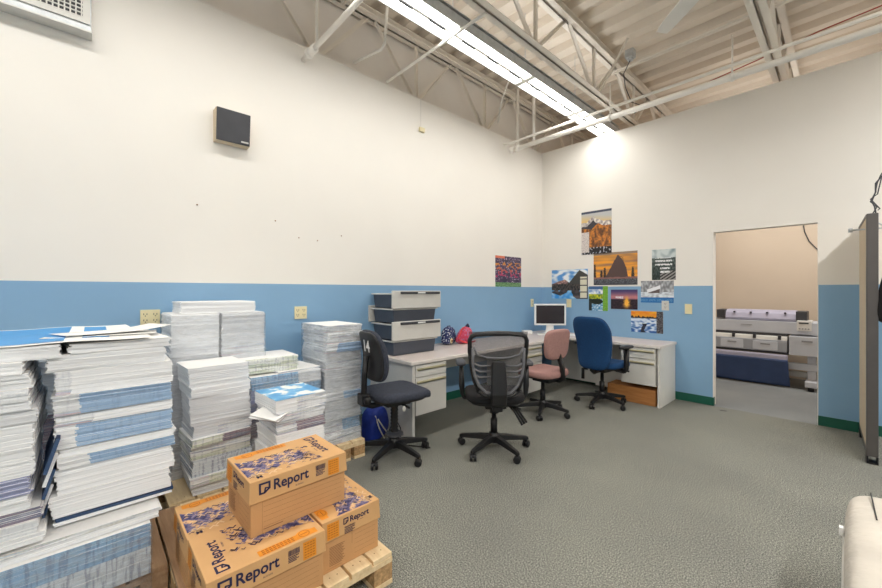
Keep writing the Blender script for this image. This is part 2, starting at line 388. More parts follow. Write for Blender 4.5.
tag(b.build('junction_box', 'galv', bevel=.004), 'small metal junction box on the deck beside a joist', 'box')
bar('cable', 'dark looping cable hanging from the deck junction box', [(-1.88, 5.03, 4.31), (-1.95, 5.0, 4.15), (-1.95, 5.05, 4.0), (-1.93, 5.2, 3.85), (-1.8, 5.3, 3.78), (-1.95, 5.35, 3.76)], .005, 'dgrey', 'cable')
# ------------------------------------------------------------------ ceiling fan (one blade in view)
t = thing('ceiling_fan', 'pale ceiling fan with one blade showing below the deck', 'fan', (-.503, 2.81, 3.38))
MB().lathe([(.02, .14), (.09, .13), (.12, .08), (.12, -.02), (.08, -.05), (.02, -.06)], 24).build('motor', 'pipe', t, smooth=True)
MB().tube([(0, 0, .12), (0, 0, .42)], .014, 10).build('downrod', 'pipe', t, smooth=True)
for k in range(3):
    a = rad(137.5+120*k); T = Matrix.Rotation(a, 4, 'Z') @ Matrix.Rotation(rad(8), 4, 'X')
    b = MB(); b.rings([[(x, -w, -.004), (x, w*1.1, -.004), (x, w*1.1, .004), (x, -w, .004)] for x, w in ((.1, .04), (.2, .058), (.45, .054), (.60, .048), (.65, .04))], T=T)
    b.build('blade', 'pipe', t, bevel=.002)

# ------------------------------------------------------------------ fluorescent rows
def light_row(x, y0, n, z, L=1.115, where=''):
    o = None
    for i in range(n):
        ya = y0+i*L
        t = thing('fluorescent_light', where % (['nearest the back wall', 'second from the back wall', 'third from the back wall', 'fourth from the back wall', 'fifth from the back wall', 'sixth from the back wall', 'seventh from the back wall', 'eighth from the back wall'][n-1-i]), 'light', (x, ya, z), 0, 'fluorescent strip lights')
        b = MB(); b.box(-.11, 0, .125, .11, L, .135); b.box(-.120, 0, 0, -.114, L, .13); b.box(.114, 0, 0, .120, L, .09); b.build('housing', 'galv', t)
        for s in (-1, 1):
            b = MB(); P = [(s*.012, .004), (s*.03, .05), (s*.085, .05), (s*.113, .004), (s*.114, .01), (s*.086, .058), (s*.028, .058), (s*.012, .012)]
            b.rings([[(px, yy, pz) for px, pz in P] for yy in (0, L)]); b.build('reflector', 'reflector', t)
            MB().tube([(s*.058, .04, .022), (s*.058, L-.04, .022)], .016, 10).build('lamp_tube', 'tube', t, smooth=True)
        b = MB(); b.box(-.014, 0, .004, .014, L, .014); b.build('centre_ridge', 'reflector', t)
        for k in range(3):
            b = MB(); yy = .12+k*.36; b.box(-.011, yy, -.006, .011, yy+.17, .01); b.build('slot', 'dgrey', t)
        for yy in (0, L-.03): b = MB(); b.box(-.106, yy, .0, .106, yy+.03, .05); b.build('lamp_socket', 'reflector', t)
        b = MB(); b.tube([(.0, 0, .13), (.0, 0, .75)], .003, 6); b.tube([(.113, 0, .08), (0, 0, .22), (-.113, 0, .08)], .003, 6); b.build('hanger_wire', 'galv', t)
def area(x, y, z, sx, sy, power, color=(1, .985, .965), up=False, name='lamp_glow'):
    l = bpy.data.lights.new(name, 'AREA'); l.shape = 'RECTANGLE'; l.size = sx; l.size_y = sy; l.energy = power; l.color = color
    o = bpy.data.objects.new(name, l); COL.objects.link(o); o.location = (x, y, z)
    if up: o.rotation_euler = (PI, 0, 0)
    return o
FZ = 3.68
light_row(-2.415, -3.18, 8, FZ, 1.115, 'white fluorescent strip in the left row, %s')
light_row(1.5, -3.18, 8, FZ, 1.115, 'white fluorescent strip in the right row, %s')
for x, pw, pu in ((-2.415, 31, 20), (1.5, 102, 78)):
    for s in (-1, 1): area(x+s*.058, 1.1, FZ-.008, .07, 8.4, pw)
    area(x, 1.1, FZ+.15, .16, 8.4, pu, up=True)
b = thing('fluorescent_light', 'fluorescent strip lighting the printer room', 'light', (-.7, 6.9, 3.3))
MB().box(-.6, -.08, .02, .6, .08, .08).build('housing', 'reflector', b)
MB().tube([(-.58, 0, 0), (.58, 0, 0)], .016).build('lamp_tube', 'tube', b, smooth=True)
area(-.7, 6.9, 3.28, 1.6, .3, 42, (1, .98, .95)); area(1.8, 6.9, 3.28, 1.6, .3, 30, (1, .98, .95))
area(-.7, 6.9, 3.42, 1.6, .3, 8, (1, .98, .95), up=True)
w = bpy.data.worlds.new('world'); SC.world = w; w.use_nodes = True
w.node_tree.nodes['Background'].inputs[0].default_value = (1, .97, .93, 1); w.node_tree.nodes['Background'].inputs[1].default_value = .3

# ------------------------------------------------------------------ wall fittings
t = thing('air_vent', 'metal air duct vent with white grid grille high on left wall', 'vent', (XL, 0, 3.06))
b = MB(); b.box(0, -1.1, 0, .09, .016, .5); b.build('duct_box', 'galv', t, bevel=.003)
b = MB(); b.box(.088, -1.1, .045, .1, .01, .075); b.box(.088, -.025, .075, .1, .01, .5); b.box(.088, -1.1, .45, .1, .01, .5); b.box(.0, -1.12, -.008, .105, .02, .002)
b.build('frame', 'lgrey', t)
b = MB(); b.box(.089, -1.1, .075, .091, -.025, .45); b.build('dark_core', 'black', t)
b = MB(); yy = -1.1
while yy < -.03: b.box(.09, yy, .075, .099, yy+.007, .45); yy += .026
zz = .078
while zz < .45: b.box(.09, -1.1, zz, .097, -.025, zz+.007); zz += .026
b.build('grille', 'lgrey', t)
t = thing('wall_speaker', 'square black wall speaker with beige sides on left wall', 'speaker', (XL, .73, 2.57))
b = MB(); b.rings([[(0, 0, 0), (0, .25, 0), (0, .25, .25), (0, 0, .25)], [(.075, .0, .0), (.075, .248, .0), (.10, .248, .248), (.10, .0, .248)]]); b.build('cabinet', 'creamfab', t)
b = MB(); b.rings([[(.075, .002, 0), (.075, .247, 0), (.10, .247, .248), (.10, .002, .248)], [(.087, .004, .002), (.087, .245, .002), (.112, .245, .246), (.112, .004, .246)]]); b.build('grille', 'dgrey', t, bevel=.003)
b = MB(); b.box(.085, .18, .016, .092, .235, .028); b.build('badge', 'lgrey', t)
t = thing('sensor_box', 'small cream sensor box on left wall with a thin wire', 'sensor', (XL, 2.85, 3.26))
MB().box(0, 0, 0, .03, .075, .05).build('case', 'cream', t, bevel=.004); MB().tube([(.004, .03, .05), (.004, .03, .395)], .002, 6).build('wire', 'lgrey', t)
def plate(name, label, p, wall_, w, h, quad=0, m='cream', switch=False):
    t = thing(name, label, 'outlet' if not switch else 'switch', p, 0 if wall_ == 'L' else -90)
    MB().box(0, -w/2, -h/2, .007, w/2, h/2).build('plate', m, t, bevel=.002)
    if quad:
        b = MB()
        for yy in ([-w/4, w/4] if quad == 2 else [0]):
            for zz in (-.022, .022):
                b.box(.006, yy-.011, zz-.002, .0085, yy-.007, zz+.010); b.box(.006, yy+.007, zz-.002, .0085, yy+.011, zz+.010); b.box(.006, yy-.003, zz-.012, .0085, yy+.003, zz-.006)
        b.build('socket_slots', 'dgrey', t)
    if switch: MB().box(.006, -.006, -.012, .013, .006, .014).build('toggle', m, t)
    return t
plate('wall_outlet', 'cream four socket outlet on blue wall behind leftmost paper stacks', (XL, .33, 1.187), 'L', .115, .115, 2)
plate('wall_outlet', 'cream four socket outlet on blue wall above wrapped paper stack', (XL, 1.437, 1.18), 'L', .115, .115, 2)
plate('wall_outlet', 'cream outlet on left wall just left of the monitor', (XL, 5.2, 1.19), 'L', .075, .125, 1)
plate('wall_outlet', 'cream blank plate on back wall right of the monitor', (-2.97, YB, 1.19), 'B', .08, .13)
plate('wall_outlet', 'grey data outlet on back wall above the sunset lake calendar', (-1.62, YB, 1.19), 'B', .085, .125, 1, 'lgrey')
plate('light_switch', 'cream light switch on blue wall left of the doorway', (-1.36, YB, 1.155), 'B', .078, .125, 0, 'cream', True)
b = MB()
for y_, z_ in ((1.42, 1.87), (1.6, 1.86), (1.21, 2.0), (1.85, 1.93), (.62, 2.05)): b.sell((XL+.003, y_, z_), (.004, .006, .006), 1, 1, 8, 6)
tag(b.build('wall_anchor', 'brownline', smooth=True), 'tiny brown screw anchors scattered on the left wall', 'anchor', kind='stuff')

# ------------------------------------------------------------------ posters
def lerp(a, b, t): t = max(0, min(1, t)); return tuple(a[i]+(b[i]-a[i])*t for i in range(3))
def nz(u, v, s, k=0): return noise.noise(Vector((u*s, v*s, k)))
def ridge(u, pts):
    for (a, ya), (c, yc) in zip(pts, pts[1:]):
        if a <= u <= c: return ya+(yc-ya)*(u-a)/(c-a)
    return pts[-1][1]
def P_mount(u, v):
    if u < .26 and .05 < v < .52: return (216, 206, 200) if nz(u, v, 40) > -.25 else (170, 160, 160)
    m = ridge(u, [(0, .74), (.2, .76), (.4, .88), (.5, .82), (.75, .74), (1, .74)])+nz(u, 0, 9)*.02
    if v > m:
        if v > .95: return (60, 70, 90)
        return lerp((240, 190, 90), (190, 190, 190), (v-.7)*4+u*.4)
    if v > m-.1: return lerp((236, 226, 214), (110, 100, 110), (nz(u, v, 14)+.4))
    h = ridge(u, [(0, .62), (.35, .58), (.55, .7), (1, .78)])
    if v > h: return (58, 56, 66)
    if v < .16: return (32, 30, 34) if nz(u, v, 18, 3) < .22 else (180, 180, 190)
    return lerp(lerp((214, 132, 50), (110, 66, 34), nz(u*1.6, v, 7, 5)*1.4+.4), (60, 44, 34), nz(u, v, 22, 9)*.9+.1)
def P_tri(u, v):
    if v < .19: return (56, 58, 66) if (nz(u*3, v, 40) < .1 or v < .03) else (120, 124, 130)
    if v < .24+.02*nz(u, v, 8): return (140, 100, 96)
    rock = ridge(u, [(0, 0), (.27, 0), (.32, .10), (.42, .34), (.50, .54), (.57, .70), (.62, .64), (.69, .50), (.76, .3), (.80, 0), (1, 0)])+nz(u, 0, 30)*.015
    if rock > .03 and v < .22+rock: return (86, 66, 62)
    if abs(u-.66) < .04 and .66 < v < .86 and nz(u, v, 50) > 0: return (80, 62, 40)
    for c, hh in ((.03, .62), (.19, .42), (.27, .5), (.9, .5)):
        if abs(u-c) < .035*(1-(v-.2)/hh*.7)+.01*nz(u, v, 40) and v < hh+.03: return (60, 44, 36)
    return lerp((244, 164, 50), (150, 110, 90), v*.5+nz(u*.6, v*3, 4)*1.1) if v < .93 else (150, 130, 110)
def P_lake(u, v):
    if u > .80 and v < .74:
        return (60, 60, 62) if (v*4.6) % 1 < .14 or u > .97 else (222, 218, 196)
    m = ridge(u, [(0, .5), (.2, .6), (.38, .66), (.5, .55), (.66, .8), (.78, .97), (1, .8)])
    if v > m: return lerp((88, 150, 214), (240, 244, 248), nz(u, v*1.5, 6, 2)*1.8+.45)
    if v > .5: return (66, 66, 64) if u > .46 else lerp((196, 150, 140), (70, 60, 66), nz(u, v, 18)+.4)
    if v > .28: return lerp((96, 84, 78), (30, 32, 36), nz(u*2, v, 14)+.55)
    d = ridge(u, [(0, .2), (.25, .1), (.45, .22), (.7, .0), (1, 0)])
    return lerp((60, 150, 224), (180, 216, 240), nz(u, v, 9)+.3) if v < d or nz(u, v, 5, 6) > .25 else lerp((44, 46, 52), (110, 96, 96), nz(u, v, 9)+.4)
def P_gold(u, v):
    if u > .74: return (112, 170, 50) if nz(u, v, 50) < .35 else (160, 210, 100)
    if v > .88: return (60, 100, 150)
    if v > .68: return lerp((110, 150, 200), (246, 248, 250), nz(u, v, 8)+.7)
    if v > .48: return lerp((210, 208, 40), (70, 110, 40), nz(u, v, 10)+.4)
    if ((u-.4)/.34)**2+((v-.38)/.12)**2 < 1: return (30, 40, 28)
    return lerp((60, 130, 180), (230, 240, 244), nz(u, v*2, 10)+.4) if u > .15 else (38, 44, 44)
def P_fire(u, v):
    f = math.exp(-(((u-.6)/(.10-.07*(v-.3)+.05*nz(u, v, 14)))**2+((v-.34)/.24)**2))
    c = lerp((70, 60, 110), (206, 130, 130), (.95-abs(v-.62)*3)) if v > .5 else lerp((58, 38, 50), (24, 20, 30), nz(u, v, 12)+.4)
    if abs(u-.33) < .15 and abs(v-.6+nz(u, 0, 20)*.03) < .05 and nz(u, v, 30) > -.2: return (236, 230, 236)
    return lerp(c, (255, 190, 70), f*1.5+(.2*nz(u, v, 20)) if f > .1 else f)
def P_forest(u, v):
    if v > .72: return lerp((206, 214, 214), (120, 140, 146), nz(u, v, 5)+.2)
    if v > .22 and abs(u-.5) < .36 and int(v*17) % 2 == 0 and nz(u, v, 26, int(v*17)) > -.25 and (v > .42 or abs(u-.55) < .2): return (232, 234, 234)
    if v < .3 and u > .35: return (150, 146, 144) if math.sin(u*30-v*60) > 0 else (44, 44, 44)
    return lerp((34, 44, 42), (120, 134, 130), v*.7+nz(u*2, v, 12)*.7)
def P_snow(u, v):
    if v < .24: return (36, 112, 178) if not ((u*4) % 1 < .86 and .06 < v < .17 and nz(u, v, 50) > .0) else (96, 156, 206)
    if abs(v-(.42+u*.5)) < .08 and .2 < u < .6: return (236, 238, 242)
    if .22 < u < .58 and .36 < v < .42+u*.4 and v > .44: return (96, 84, 82)
    if v < .48: return lerp((226, 232, 238), (140, 146, 156), nz(u, v, 9)+.15)
    return lerp((124, 124, 128), (206, 210, 214), nz(u*1.6, v*.7, 9)+.4)
def P_ice(u, v):
    if u > .80: return (50, 46, 50) if nz(u*2, v, 34) < .2 else (150, 150, 156)
    if v > .84: return lerp((244, 176, 50), (230, 130, 40), nz(u, v, 6)+.5)
    if v > .66: return (40, 34, 38) if v < .74+.1*nz(u, 0, 14) else (236, 156, 46)
    if v < .42 and abs(u-.4-(v-.2)*.2) < .06+.05*nz(u, v, 12): return (28, 34, 52)
    return lerp((214, 226, 240), (40, 90, 160), nz(u, v*1.4, 8)*1.3+(.62-v)*1.2)
def P_town(u, v):
    if v > .93 and u < .35: return (220, 120, 90)
    if v < .14: return (70, 120, 70) if nz(u, v, 40) < .1 else (150, 190, 140)
    b_ = lerp((52, 50, 76), (84, 66, 96), nz(u, v, 4)+.5)
    q = nz(u*1.2, v*1.6, 9, 4)
    if q > .12 and .3 < v < .8: return lerp((212, 140, 60), (176, 60, 110), (.7-v)*3)
    if nz(u, v, 30, 8) > .38: return (206, 190, 214)
    return b_
def poster(fn, label, wall_, a, z1, w, h, nu=44):
    nu = int(nu*1.9); t_ = 0.0016; nv = max(8, int(nu*h/w)); vs = []; fs = []; cs = []
    def pos(u, v):
        if wall_ == 'B': return (a+u*w, YB-.004, z1-h+v*h)
        return (XL+.004, a+u*w, z1-h+v*h)
    for j in range(nv+1):
        for i in range(nu+1): vs.append(pos(i/nu, j/nv))
    for j in range(nv):
        for i in range(nu):
            k = j*(nu+1)+i; q = (k, k+1, k+nu+2, k+nu+1)
            fs.append(q if wall_ == 'B' else q); cs.append(srgb(*fn((i+.5)/nu, (j+.5)/nv)))
    b = MB(); b.add(vs, fs); n0 = len(fs)
    if wall_ == 'B': b.box(a, YB-.0035, z1-h, a+w, YB-.001, z1)
    else: b.box(XL+.001, a, z1-h, XL+.0035, a+w, z1)
    o = b.build('wall_calendar', 'vcol'); me = o.data
    ca = me.color_attributes.new('Col', 'FLOAT_COLOR', 'CORNER')
    for p in me.polygons:
        c = cs[p.index] if p.index < n0 else srgb(225, 225, 225)
        for li in p.loop_indices: ca.data[li].color = c
    return tag(o, label, 'calendar')
poster(P_town, 'calendar with dark colourful night landscape, alone on the left wall', 'L', 4.27, 1.893, .63, .45, 48)
poster(P_mount, 'tall calendar of an orange autumn valley and snowy mountain, highest up', 'B', -2.765, 2.57, .455, .645)
poster(P_tri, 'wide calendar of a dark pointed rock against orange sunset', 'B', -2.575, 1.935, .615, .468, 60)
poster(P_lake, 'calendar of a mountain mirrored in a blue lake above the monitor', 'B', -3.268, 1.715, .604, .455, 60)
poster(P_gold, 'small calendar of yellow trees by water with green side strip', 'B', -2.648, 1.45, .285, .36, 30)
poster(P_fire, 'purple dusk calendar with a glowing campfire', 'B', -2.321, 1.40, .362, .275, 40)
poster(P_forest, 'upright grey poster of a misty forest with white lettering', 'B', -1.78, 1.925, .28, .40, 40)
poster(P_snow, 'snowy cabin calendar with a blue strip of dates below', 'B', -1.917, 1.515, .395, .29, 48)
poster(P_ice, 'calendar of ice floes under orange sky, lowest on the wall', 'B', -2.045, 1.108, .40, .288, 48)

# ------------------------------------------------------------------ desks
def pedestal(t, T, w, z0, z1, split, d=.55):
    """front in local plane x=0 facing +x, width along y"""
    b = MB(); b.box(-d, 0, z0, -.02, w, z1, T=T); p = b.build('pedestal', 'panel', t, bevel=.003)
    for za, zb in split:
        b = MB(); b.box(-.02, .006, za+.004, 0, w-.006, zb-.004, T=T); dr = b.build('drawer', 'panel', t, bevel=.003)
        b = MB(); b.box(-.004, .02, zb-.055, .012, w-.02, zb-.047, T=T); b.box(.004, .02, zb-.055, .012, w-.02, zb-.033, T=T); b.build('handle', 'pull', dr)
FX = -2.70; FY = 4.90; DT = .735
t = thing('office_desk', 'long off-white desk with speckled top along the left wall', 'desk')
b = MB(); b.box(XL+.01, 2.15, DT-.032, FX, YB-.01, DT); b.build('desktop', 'desktop', t, bevel=.006)
b = MB(); b.box(FX-.001, 2.148, DT-.034, FX+.008, FY-.01, DT-.002); b.box(XL+.01, 2.142, DT-.034, FX+.008, 2.151, DT-.002); b.build('edge_trim', 'deskedge', t, bevel=.003)
b = MB(); b.box(XL+.03, 2.17, .0, FX-.015, 2.20, DT-.034); b.build('end_panel', 'panel', t, bevel=.002)
b = MB(); b.box(XL+.015, 2.2, .42, XL+.035, 5.4, DT-.034); b.build('modesty_panel', 'panel', t)
pedestal(t, Matrix.Translation((FX-.015, 2.205, 0)), .40, .22, DT-.036, [(.575, DT-.04), (.22, .575)], .6)
pedestal(t, Matrix.Translation((FX-.015, 3.93, 0)), .40, .10, DT-.036, [(.60, DT-.04), (.47, .60), (.10, .47)], .6)
t = thing('office_desk', 'off-white desk with speckled top along the back wall', 'desk')
b = MB(); b.box(FX+.009, FY, DT-.032, -1.495, YB-.01, DT); b.build('desktop', 'desktop', t, bevel=.006)
b = MB(); b.box(FX+.012, FY-.009, DT-.034, -1.487, FY+.001, DT-.002); b.box(-1.496, FY-.009, DT-.034, -1.487, YB-.01, DT-.002); b.build('edge_trim', 'deskedge', t, bevel=.003)
b = MB(); b.box(-1.53, FY+.01, 0, -1.50, YB-.02, DT-.034); b.build('end_panel', 'panel', t, bevel=.002)
b = MB(); b.box(FX-.5, YB-.13, .05, -1.55, YB-.11, DT-.034); b.build('modesty_panel', 'panel', t)
b = MB(); b.box(-2.42, YB-.28, .06, -1.96, YB-.135, .42); b.build('floor_cabinet', 'panel', t, bevel=.003)
pedestal(t, Matrix.Translation((-1.93, FY+.01, 0)) @ Matrix.Rotation(-PI/2, 4, 'Z') , .0001, .24, .25, [], .001)
b = MB(); b.box(-1.95, FY+.03, .24, -1.55, YB-.14, DT-.036); b.build('pedestal', 'panel', t, bevel=.003)
for za, zb in ((.56, DT-.04), (.24, .555)):
    b = MB(); b.box(-1.945, FY+.008, za+.004, -1.552, FY+.028, zb-.004); dr = b.build('drawer', 'panel', t, bevel=.003)
    b = MB(); b.box(-1.93, FY-.004, zb-.055, -1.565, FY+.008, zb-.047); b.box(-1.93, FY-.004, zb-.055, -1.565, FY+.002, zb-.033); b.build('handle', 'pull', dr)
b = MB(); b.box(-2.13, FY+.04, 0, -1.56, YB-.29, .19); tag(b.build('wooden_box', 'ply', bevel=.003), 'low orange plywood box on the floor under the right desk', 'box')

# ------------------------------------------------------------------ office chairs
def star(t, deg0, heading, r=.29, lv=0):
    for k in range(5):
        a = rad(deg0+72*k-heading); ca, sa = math.cos(a), math.sin(a); b = MB()
        b.rings([[(ca*q-sa*s_*w, sa*q+ca*s_*w, z+zz) for s_, zz in ((-1, 0), (1, 0), (.8, hh), (-.8, hh))] for q, w, z, hh in ((.02, .032, .085, .05), (.12, .026, .082, .045), (r, .018, .066, .03), (r+.02, .012, .066, .022))])
        leg = b.build('leg', 'black', t, bevel=.004)
        b = MB(); cx, cy = ca*r, sa*r; T = Matrix.Translation((cx, cy, .029)) @ Matrix.Rotation(a+.7, 4, 'Z') @ Matrix.Rotation(PI/2, 4, 'X')
        for s_ in (-1, 1): b.lathe([(.012, s_*.008-.001*s_), (.029, s_*.009), (.029, s_*.024), (.022, s_*.028), (.01, s_*.028)], 16, T=T)
        b.tube([(cx, cy, .03), (cx, cy, .075)], .009, 8); b.sell((cx, cy, .044), (.026, .02, .016), 1, 1, 12, 8)
        b.build('caster', 'black', leg, smooth=False)
def column(t, zs, gaiter=False):
    b = MB(); b.lathe([(.02, .06), (.048, .075), (.05, .125), (.036, .15), (.03, .155)], 20); b.build('hub', 'black', t, smooth=False)
    b = MB(); pr = [(.03, .15), (.03, zs*.62)]; 
    if gaiter: pr = [(.03, .15), (.03, .20)]+[(.034 if k % 2 else .027, .20+k*.014) for k in range(int((zs-.26)/.014))]
    b.lathe(pr+[(.02, pr[-1][1]+.004), (.02, zs)], 16); b.build('gas_column', 'black', t, smooth=True)
def seat(t, z, mt, lx=.24, ly=.24, h=.042, cx=0., fn=None):
    f = fn or (lambda x, y, q: (x, y, q-.03*max(0, (x-.12)/.12)**2-.012*(1-min(1, (x/.25)**2+(y/.25)**2))*(q > 0)))
    b = MB(); b.sell((cx, 0, z), (lx, ly, h), .5, .55, 32, 14, fn=f); b.build('seat', mt, t, smooth=True)
    b = MB(); b.sell((cx-.01, 0, z-h*.75), (lx*.9, ly*.9, .02), .3, .6, 28, 8); b.build('seat_pan', 'black', t, smooth=True)
    b = MB(); b.box(cx-.14, -.09, z-h-.055, cx+.08, .09, z-h-.01); b.build('tilt_mechanism', 'black', t, bevel=.01)
def lever(t, pts): MB().tube(pts, .007, 8, flat=1.6).build('lever', 'black', t, smooth=True)
# chair 14
HD = 82
t = thing('office_chair', 'armless navy fabric office chair with white 14 on its back', 'chair', (-2.60, 1.885, 0), HD, 'office chairs')
star(t, 4, HD); column(t, .50, True); seat(t, .535, 'navyfab', .25, .235, .045, .03)
bk = lambda x, y, z: (x-.05*(y/.2)**2*0+.18*y*y-.12*z+.03*math.cos(z*9), y*(1-.12*(z/.22)), z)
b = MB(); b.sell((-.205, 0, .86), (.042, .195, .205), .55, .75, 28, 18, fn=bk); br = b.build('backrest', 'navyfab', t, smooth=True)
b = MB(); b.sell((-.232, 0, .86), (.026, .185, .195), .45, .75, 28, 18, fn=bk); b.build('back_shell', 'black', t, smooth=True)
b = MB(); text(b, '14', frame((-.272, .012, .905), (.0, -1, 0), (-.12, 0, 1)), -.0, 0, .088, .03); b.build('white_number', 'white', t)
b = MB(); b.tube([(-.06, 0, .46), (-.2, 0, .45), (-.26, 0, .47), (-.275, 0, .54), (-.268, 0, .70), (-.255, 0, .86)], .02, 10, flat=1.2); b.build('back_support', 'black', t, smooth=True)
b = MB(); b.box(-.31, -.05, .47, -.24, .05, .56); b.sell((-.275, -.07, .52), (.03, .03, .03), .8, .8, 12, 8); b.build('back_knob', 'black', t, bevel=.01)
lever(t, [(0, -.1, .46), (.02, -.22, .45)]); b = MB(); b.sell((-.02, -.2, .445), (.016, .006, .022), 1, 1, 12, 8); b.build('hang_tag', 'lgrey', t)
b = MB(); b.lathe([(.045, .20), (.075, .19), (.078, .175), (.045, .165)], 18); b.build('foot_ring_hub', 'dgrey', t)
# mesh chair
HD = 137
t = thing('office_chair', 'black mesh-backed office chair with armrests seen from behind', 'chair', (-2.10, 2.585, 0), HD, 'office chairs')
star(t, -13, HD, .30); column(t, .44); seat(t, .485, 'blackfab', .25, .25, .045, .02)
def bp(y, z):   # curve of the back
    return -.245-.08*(z-.5)+.03*math.sin((z-.55)*5.5)+.35*y*y*.8
def outline(s, k=1.):
    pts = []
    for y_, z_ in ((-.17, .575), (-.205, .66), (-.228, .78), (-.24, .90), (-.242, 1.0), (-.225, 1.035), (-.19, 1.05), (-.1, 1.058), (0, 1.06)): pts.append((y_*s, z_))
    return pts
L_ = [(y_*.95, .52+(z_-.52)*.965) for y_, z_ in outline(1)]; full = L_+[(-y_, z_) for y_, z_ in reversed(L_[:-1])]
b = MB(); b.tube([(bp(y_, z_), y_, z_) for y_, z_ in full], [.014]*3+[.018]*5+[.02]*1+[.018]*5+[.014]*3, 10, flat=1.3)
b.tube([(bp(y_, z_), y_, z_) for y_, z_ in ((-.17, .575), (-.11, .535), (0, .52), (.11, .535), (.17, .575))], .014, 10); b.build('back_frame', 'black', t, smooth=True)
b = MB(); ny, nzv = 14, 14; rows = []
for j in range(nzv+1):
    z_ = .53+.525*j/nzv; hw = .16+.075*min(1, max(0, (z_-.53)/.35))
    rows.append([(bp(q, z_), q, z_) for q in [hw*(-1+2*i/ny) for i in range(ny+1)]])
b.rings(rows, cap=False, closed=False); b.build('back_mesh', 'net', t, smooth=True)
b = MB(); P1 = [(-.20, .93), (-.17, .87), (-.09, .845), (0, .84), (.09, .845), (.17, .87), (.20, .93)]
b.tube([(bp(q, z_)-.02, q, z_) for q, z_ in P1], .009, 8)
for s in (-1, 1):
    b.tube([(bp(q, z_)-.02, s*q, z_) for q, z_ in ((.205, .92), (.205, .80), (.19, .70), (.155, .62), (.10, .565), (.04, .555))], .013, 8)
    for k in range(3): b.tube([(bp(q, z_)-.018, s*q, z_-.045*k) for q, z_ in ((.2, .80), (.15, .775), (.06, .78))], .008, 8)
b.build('lumbar_support', 'lumbar', t, smooth=True)
b = MB(); b.rings([[(x_-.0, -w_, z_), (x_, w_, z_), (x_-.03, w_*.9, z_), (x_-.03, -w_*.9, z_)] for z_, w_, x_ in ((.43, .05, -.20), (.47, .065, -.27), (.56, .066, -.295), (.70, .062, -.275), (.80, .058, -.262), (.82, .05, -.26))]); b.build('back_spine', 'black', t, bevel=.008)
b = MB(); b.box(-.24, -.04, .40, .05, .04, .45); b.build('spine_bracket', 'black', t, bevel=.008)
for s in (-1, 1):
    b = MB(); b.tube([(.0, s*.19, .45), (0, s*.26, .455), (0, s*.275, .49), (0, s*.28, .56), (0, s*.285, .74)], [.014, .014, .015, .02, .014], 10, flat=1.3); ar = b.build('arm_post', 'black', t, smooth=True)
    b = MB(); b.sell((.02, s*.29, .757), (.125, .042, .018), .5, .6, 24, 8); b.build('arm_pad', 'dgrey', t, smooth=True)
for k in range(3): lever(t, [(-.1+.06*k, -.1, .43), (-.16+.03*k, -.15-.02*k, .38), (-.22+.03*k, -.2-.025*k, .29)])
b = MB(); b.tube([(-.02, 0, .33), (-.02, 0, .42)], .04, 14); b.build('spring_housing', 'black', t, smooth=True)
# pink chair
HD = 176
t = thing('office_chair', 'dusty pink fabric office chair with short backrest', 'chair', (-2.35, 3.76, 0), HD, 'office chairs')
star(t, 7, HD, .28); column(t, .43); seat(t, .475, 'pinkfab', .24, .24, .05, .0)
b = MB(); b.sell((-.20, 0, .80), (.045, .205, .165), .5, .55, 28, 18, fn=lambda x, y, z: (x+.5*y*y-.1*z, y*(1+.08*z/.16), z)); b.build('backrest', 'pinkfab', t, smooth=True)
b = MB(); b.tube([(-.05, 0, .42), (-.22, 0, .415), (-.26, 0, .44), (-.25, 0, .55), (-.20, 0, .70)], .016, 10, flat=2.0); b.build('back_support', 'black', t, smooth=True)
lever(t, [(0, -.1, .41), (.02, -.24, .40)])
# blue chair
HD = 84
t = thing('office_chair', 'tall royal blue fabric office chair with black armrests', 'chair', (-2.05, 4.60, 0), HD, 'office chairs')
star(t, -16, HD, .29); column(t, .44); seat(t, .50, 'bluefab', .25, .25, .045, .05)
def fb(x, y, z):
    w_ = 1+.10*math.sin((z+.05)*4.5)-.10*max(0, z-.15)/.15; return (x+.55*y*y+.035*math.cos(z*8)-.17*z, y*w_, z)
b = MB(); b.sell((-.24, 0, .765), (.05, .22, .315), .42, .6, 32, 24, fn=fb); b.build('backrest', 'bluefab', t, smooth=True)
b = MB(); b.tube([(0, 0, .43), (-.18, 0, .42), (-.22, 0, .44), (-.20, 0, .55)], .022, 10, flat=1.6); b.build('back_support', 'black', t, smooth=True)
for s in (-1, 1):
    b = MB(); b.tube([(.03, s*.16, .44), (.03, s*.27, .44), (.03, s*.285, .47), (.03, s*.285, .71)], [.016, .016, .018, .022], 10, flat=1.6); b.build('arm_post', 'black', t, smooth=True)
    b = MB(); b.sell((.02, s*.29, .725), (.125, .045, .018), .5, .6, 24, 8); b.build('arm_pad', 'black', t, smooth=True)
lever(t, [(0, -.12, .44), (.03, -.26, .42)]); lever(t, [(.1, -.12, .44), (.15, -.26, .42)])
b = MB(); b.tube([(-.12, .12, .43), (-.14, .17, .42), (-.14, .17, .30)], .02, 10); b.build('adjuster', 'black', t, smooth=True)

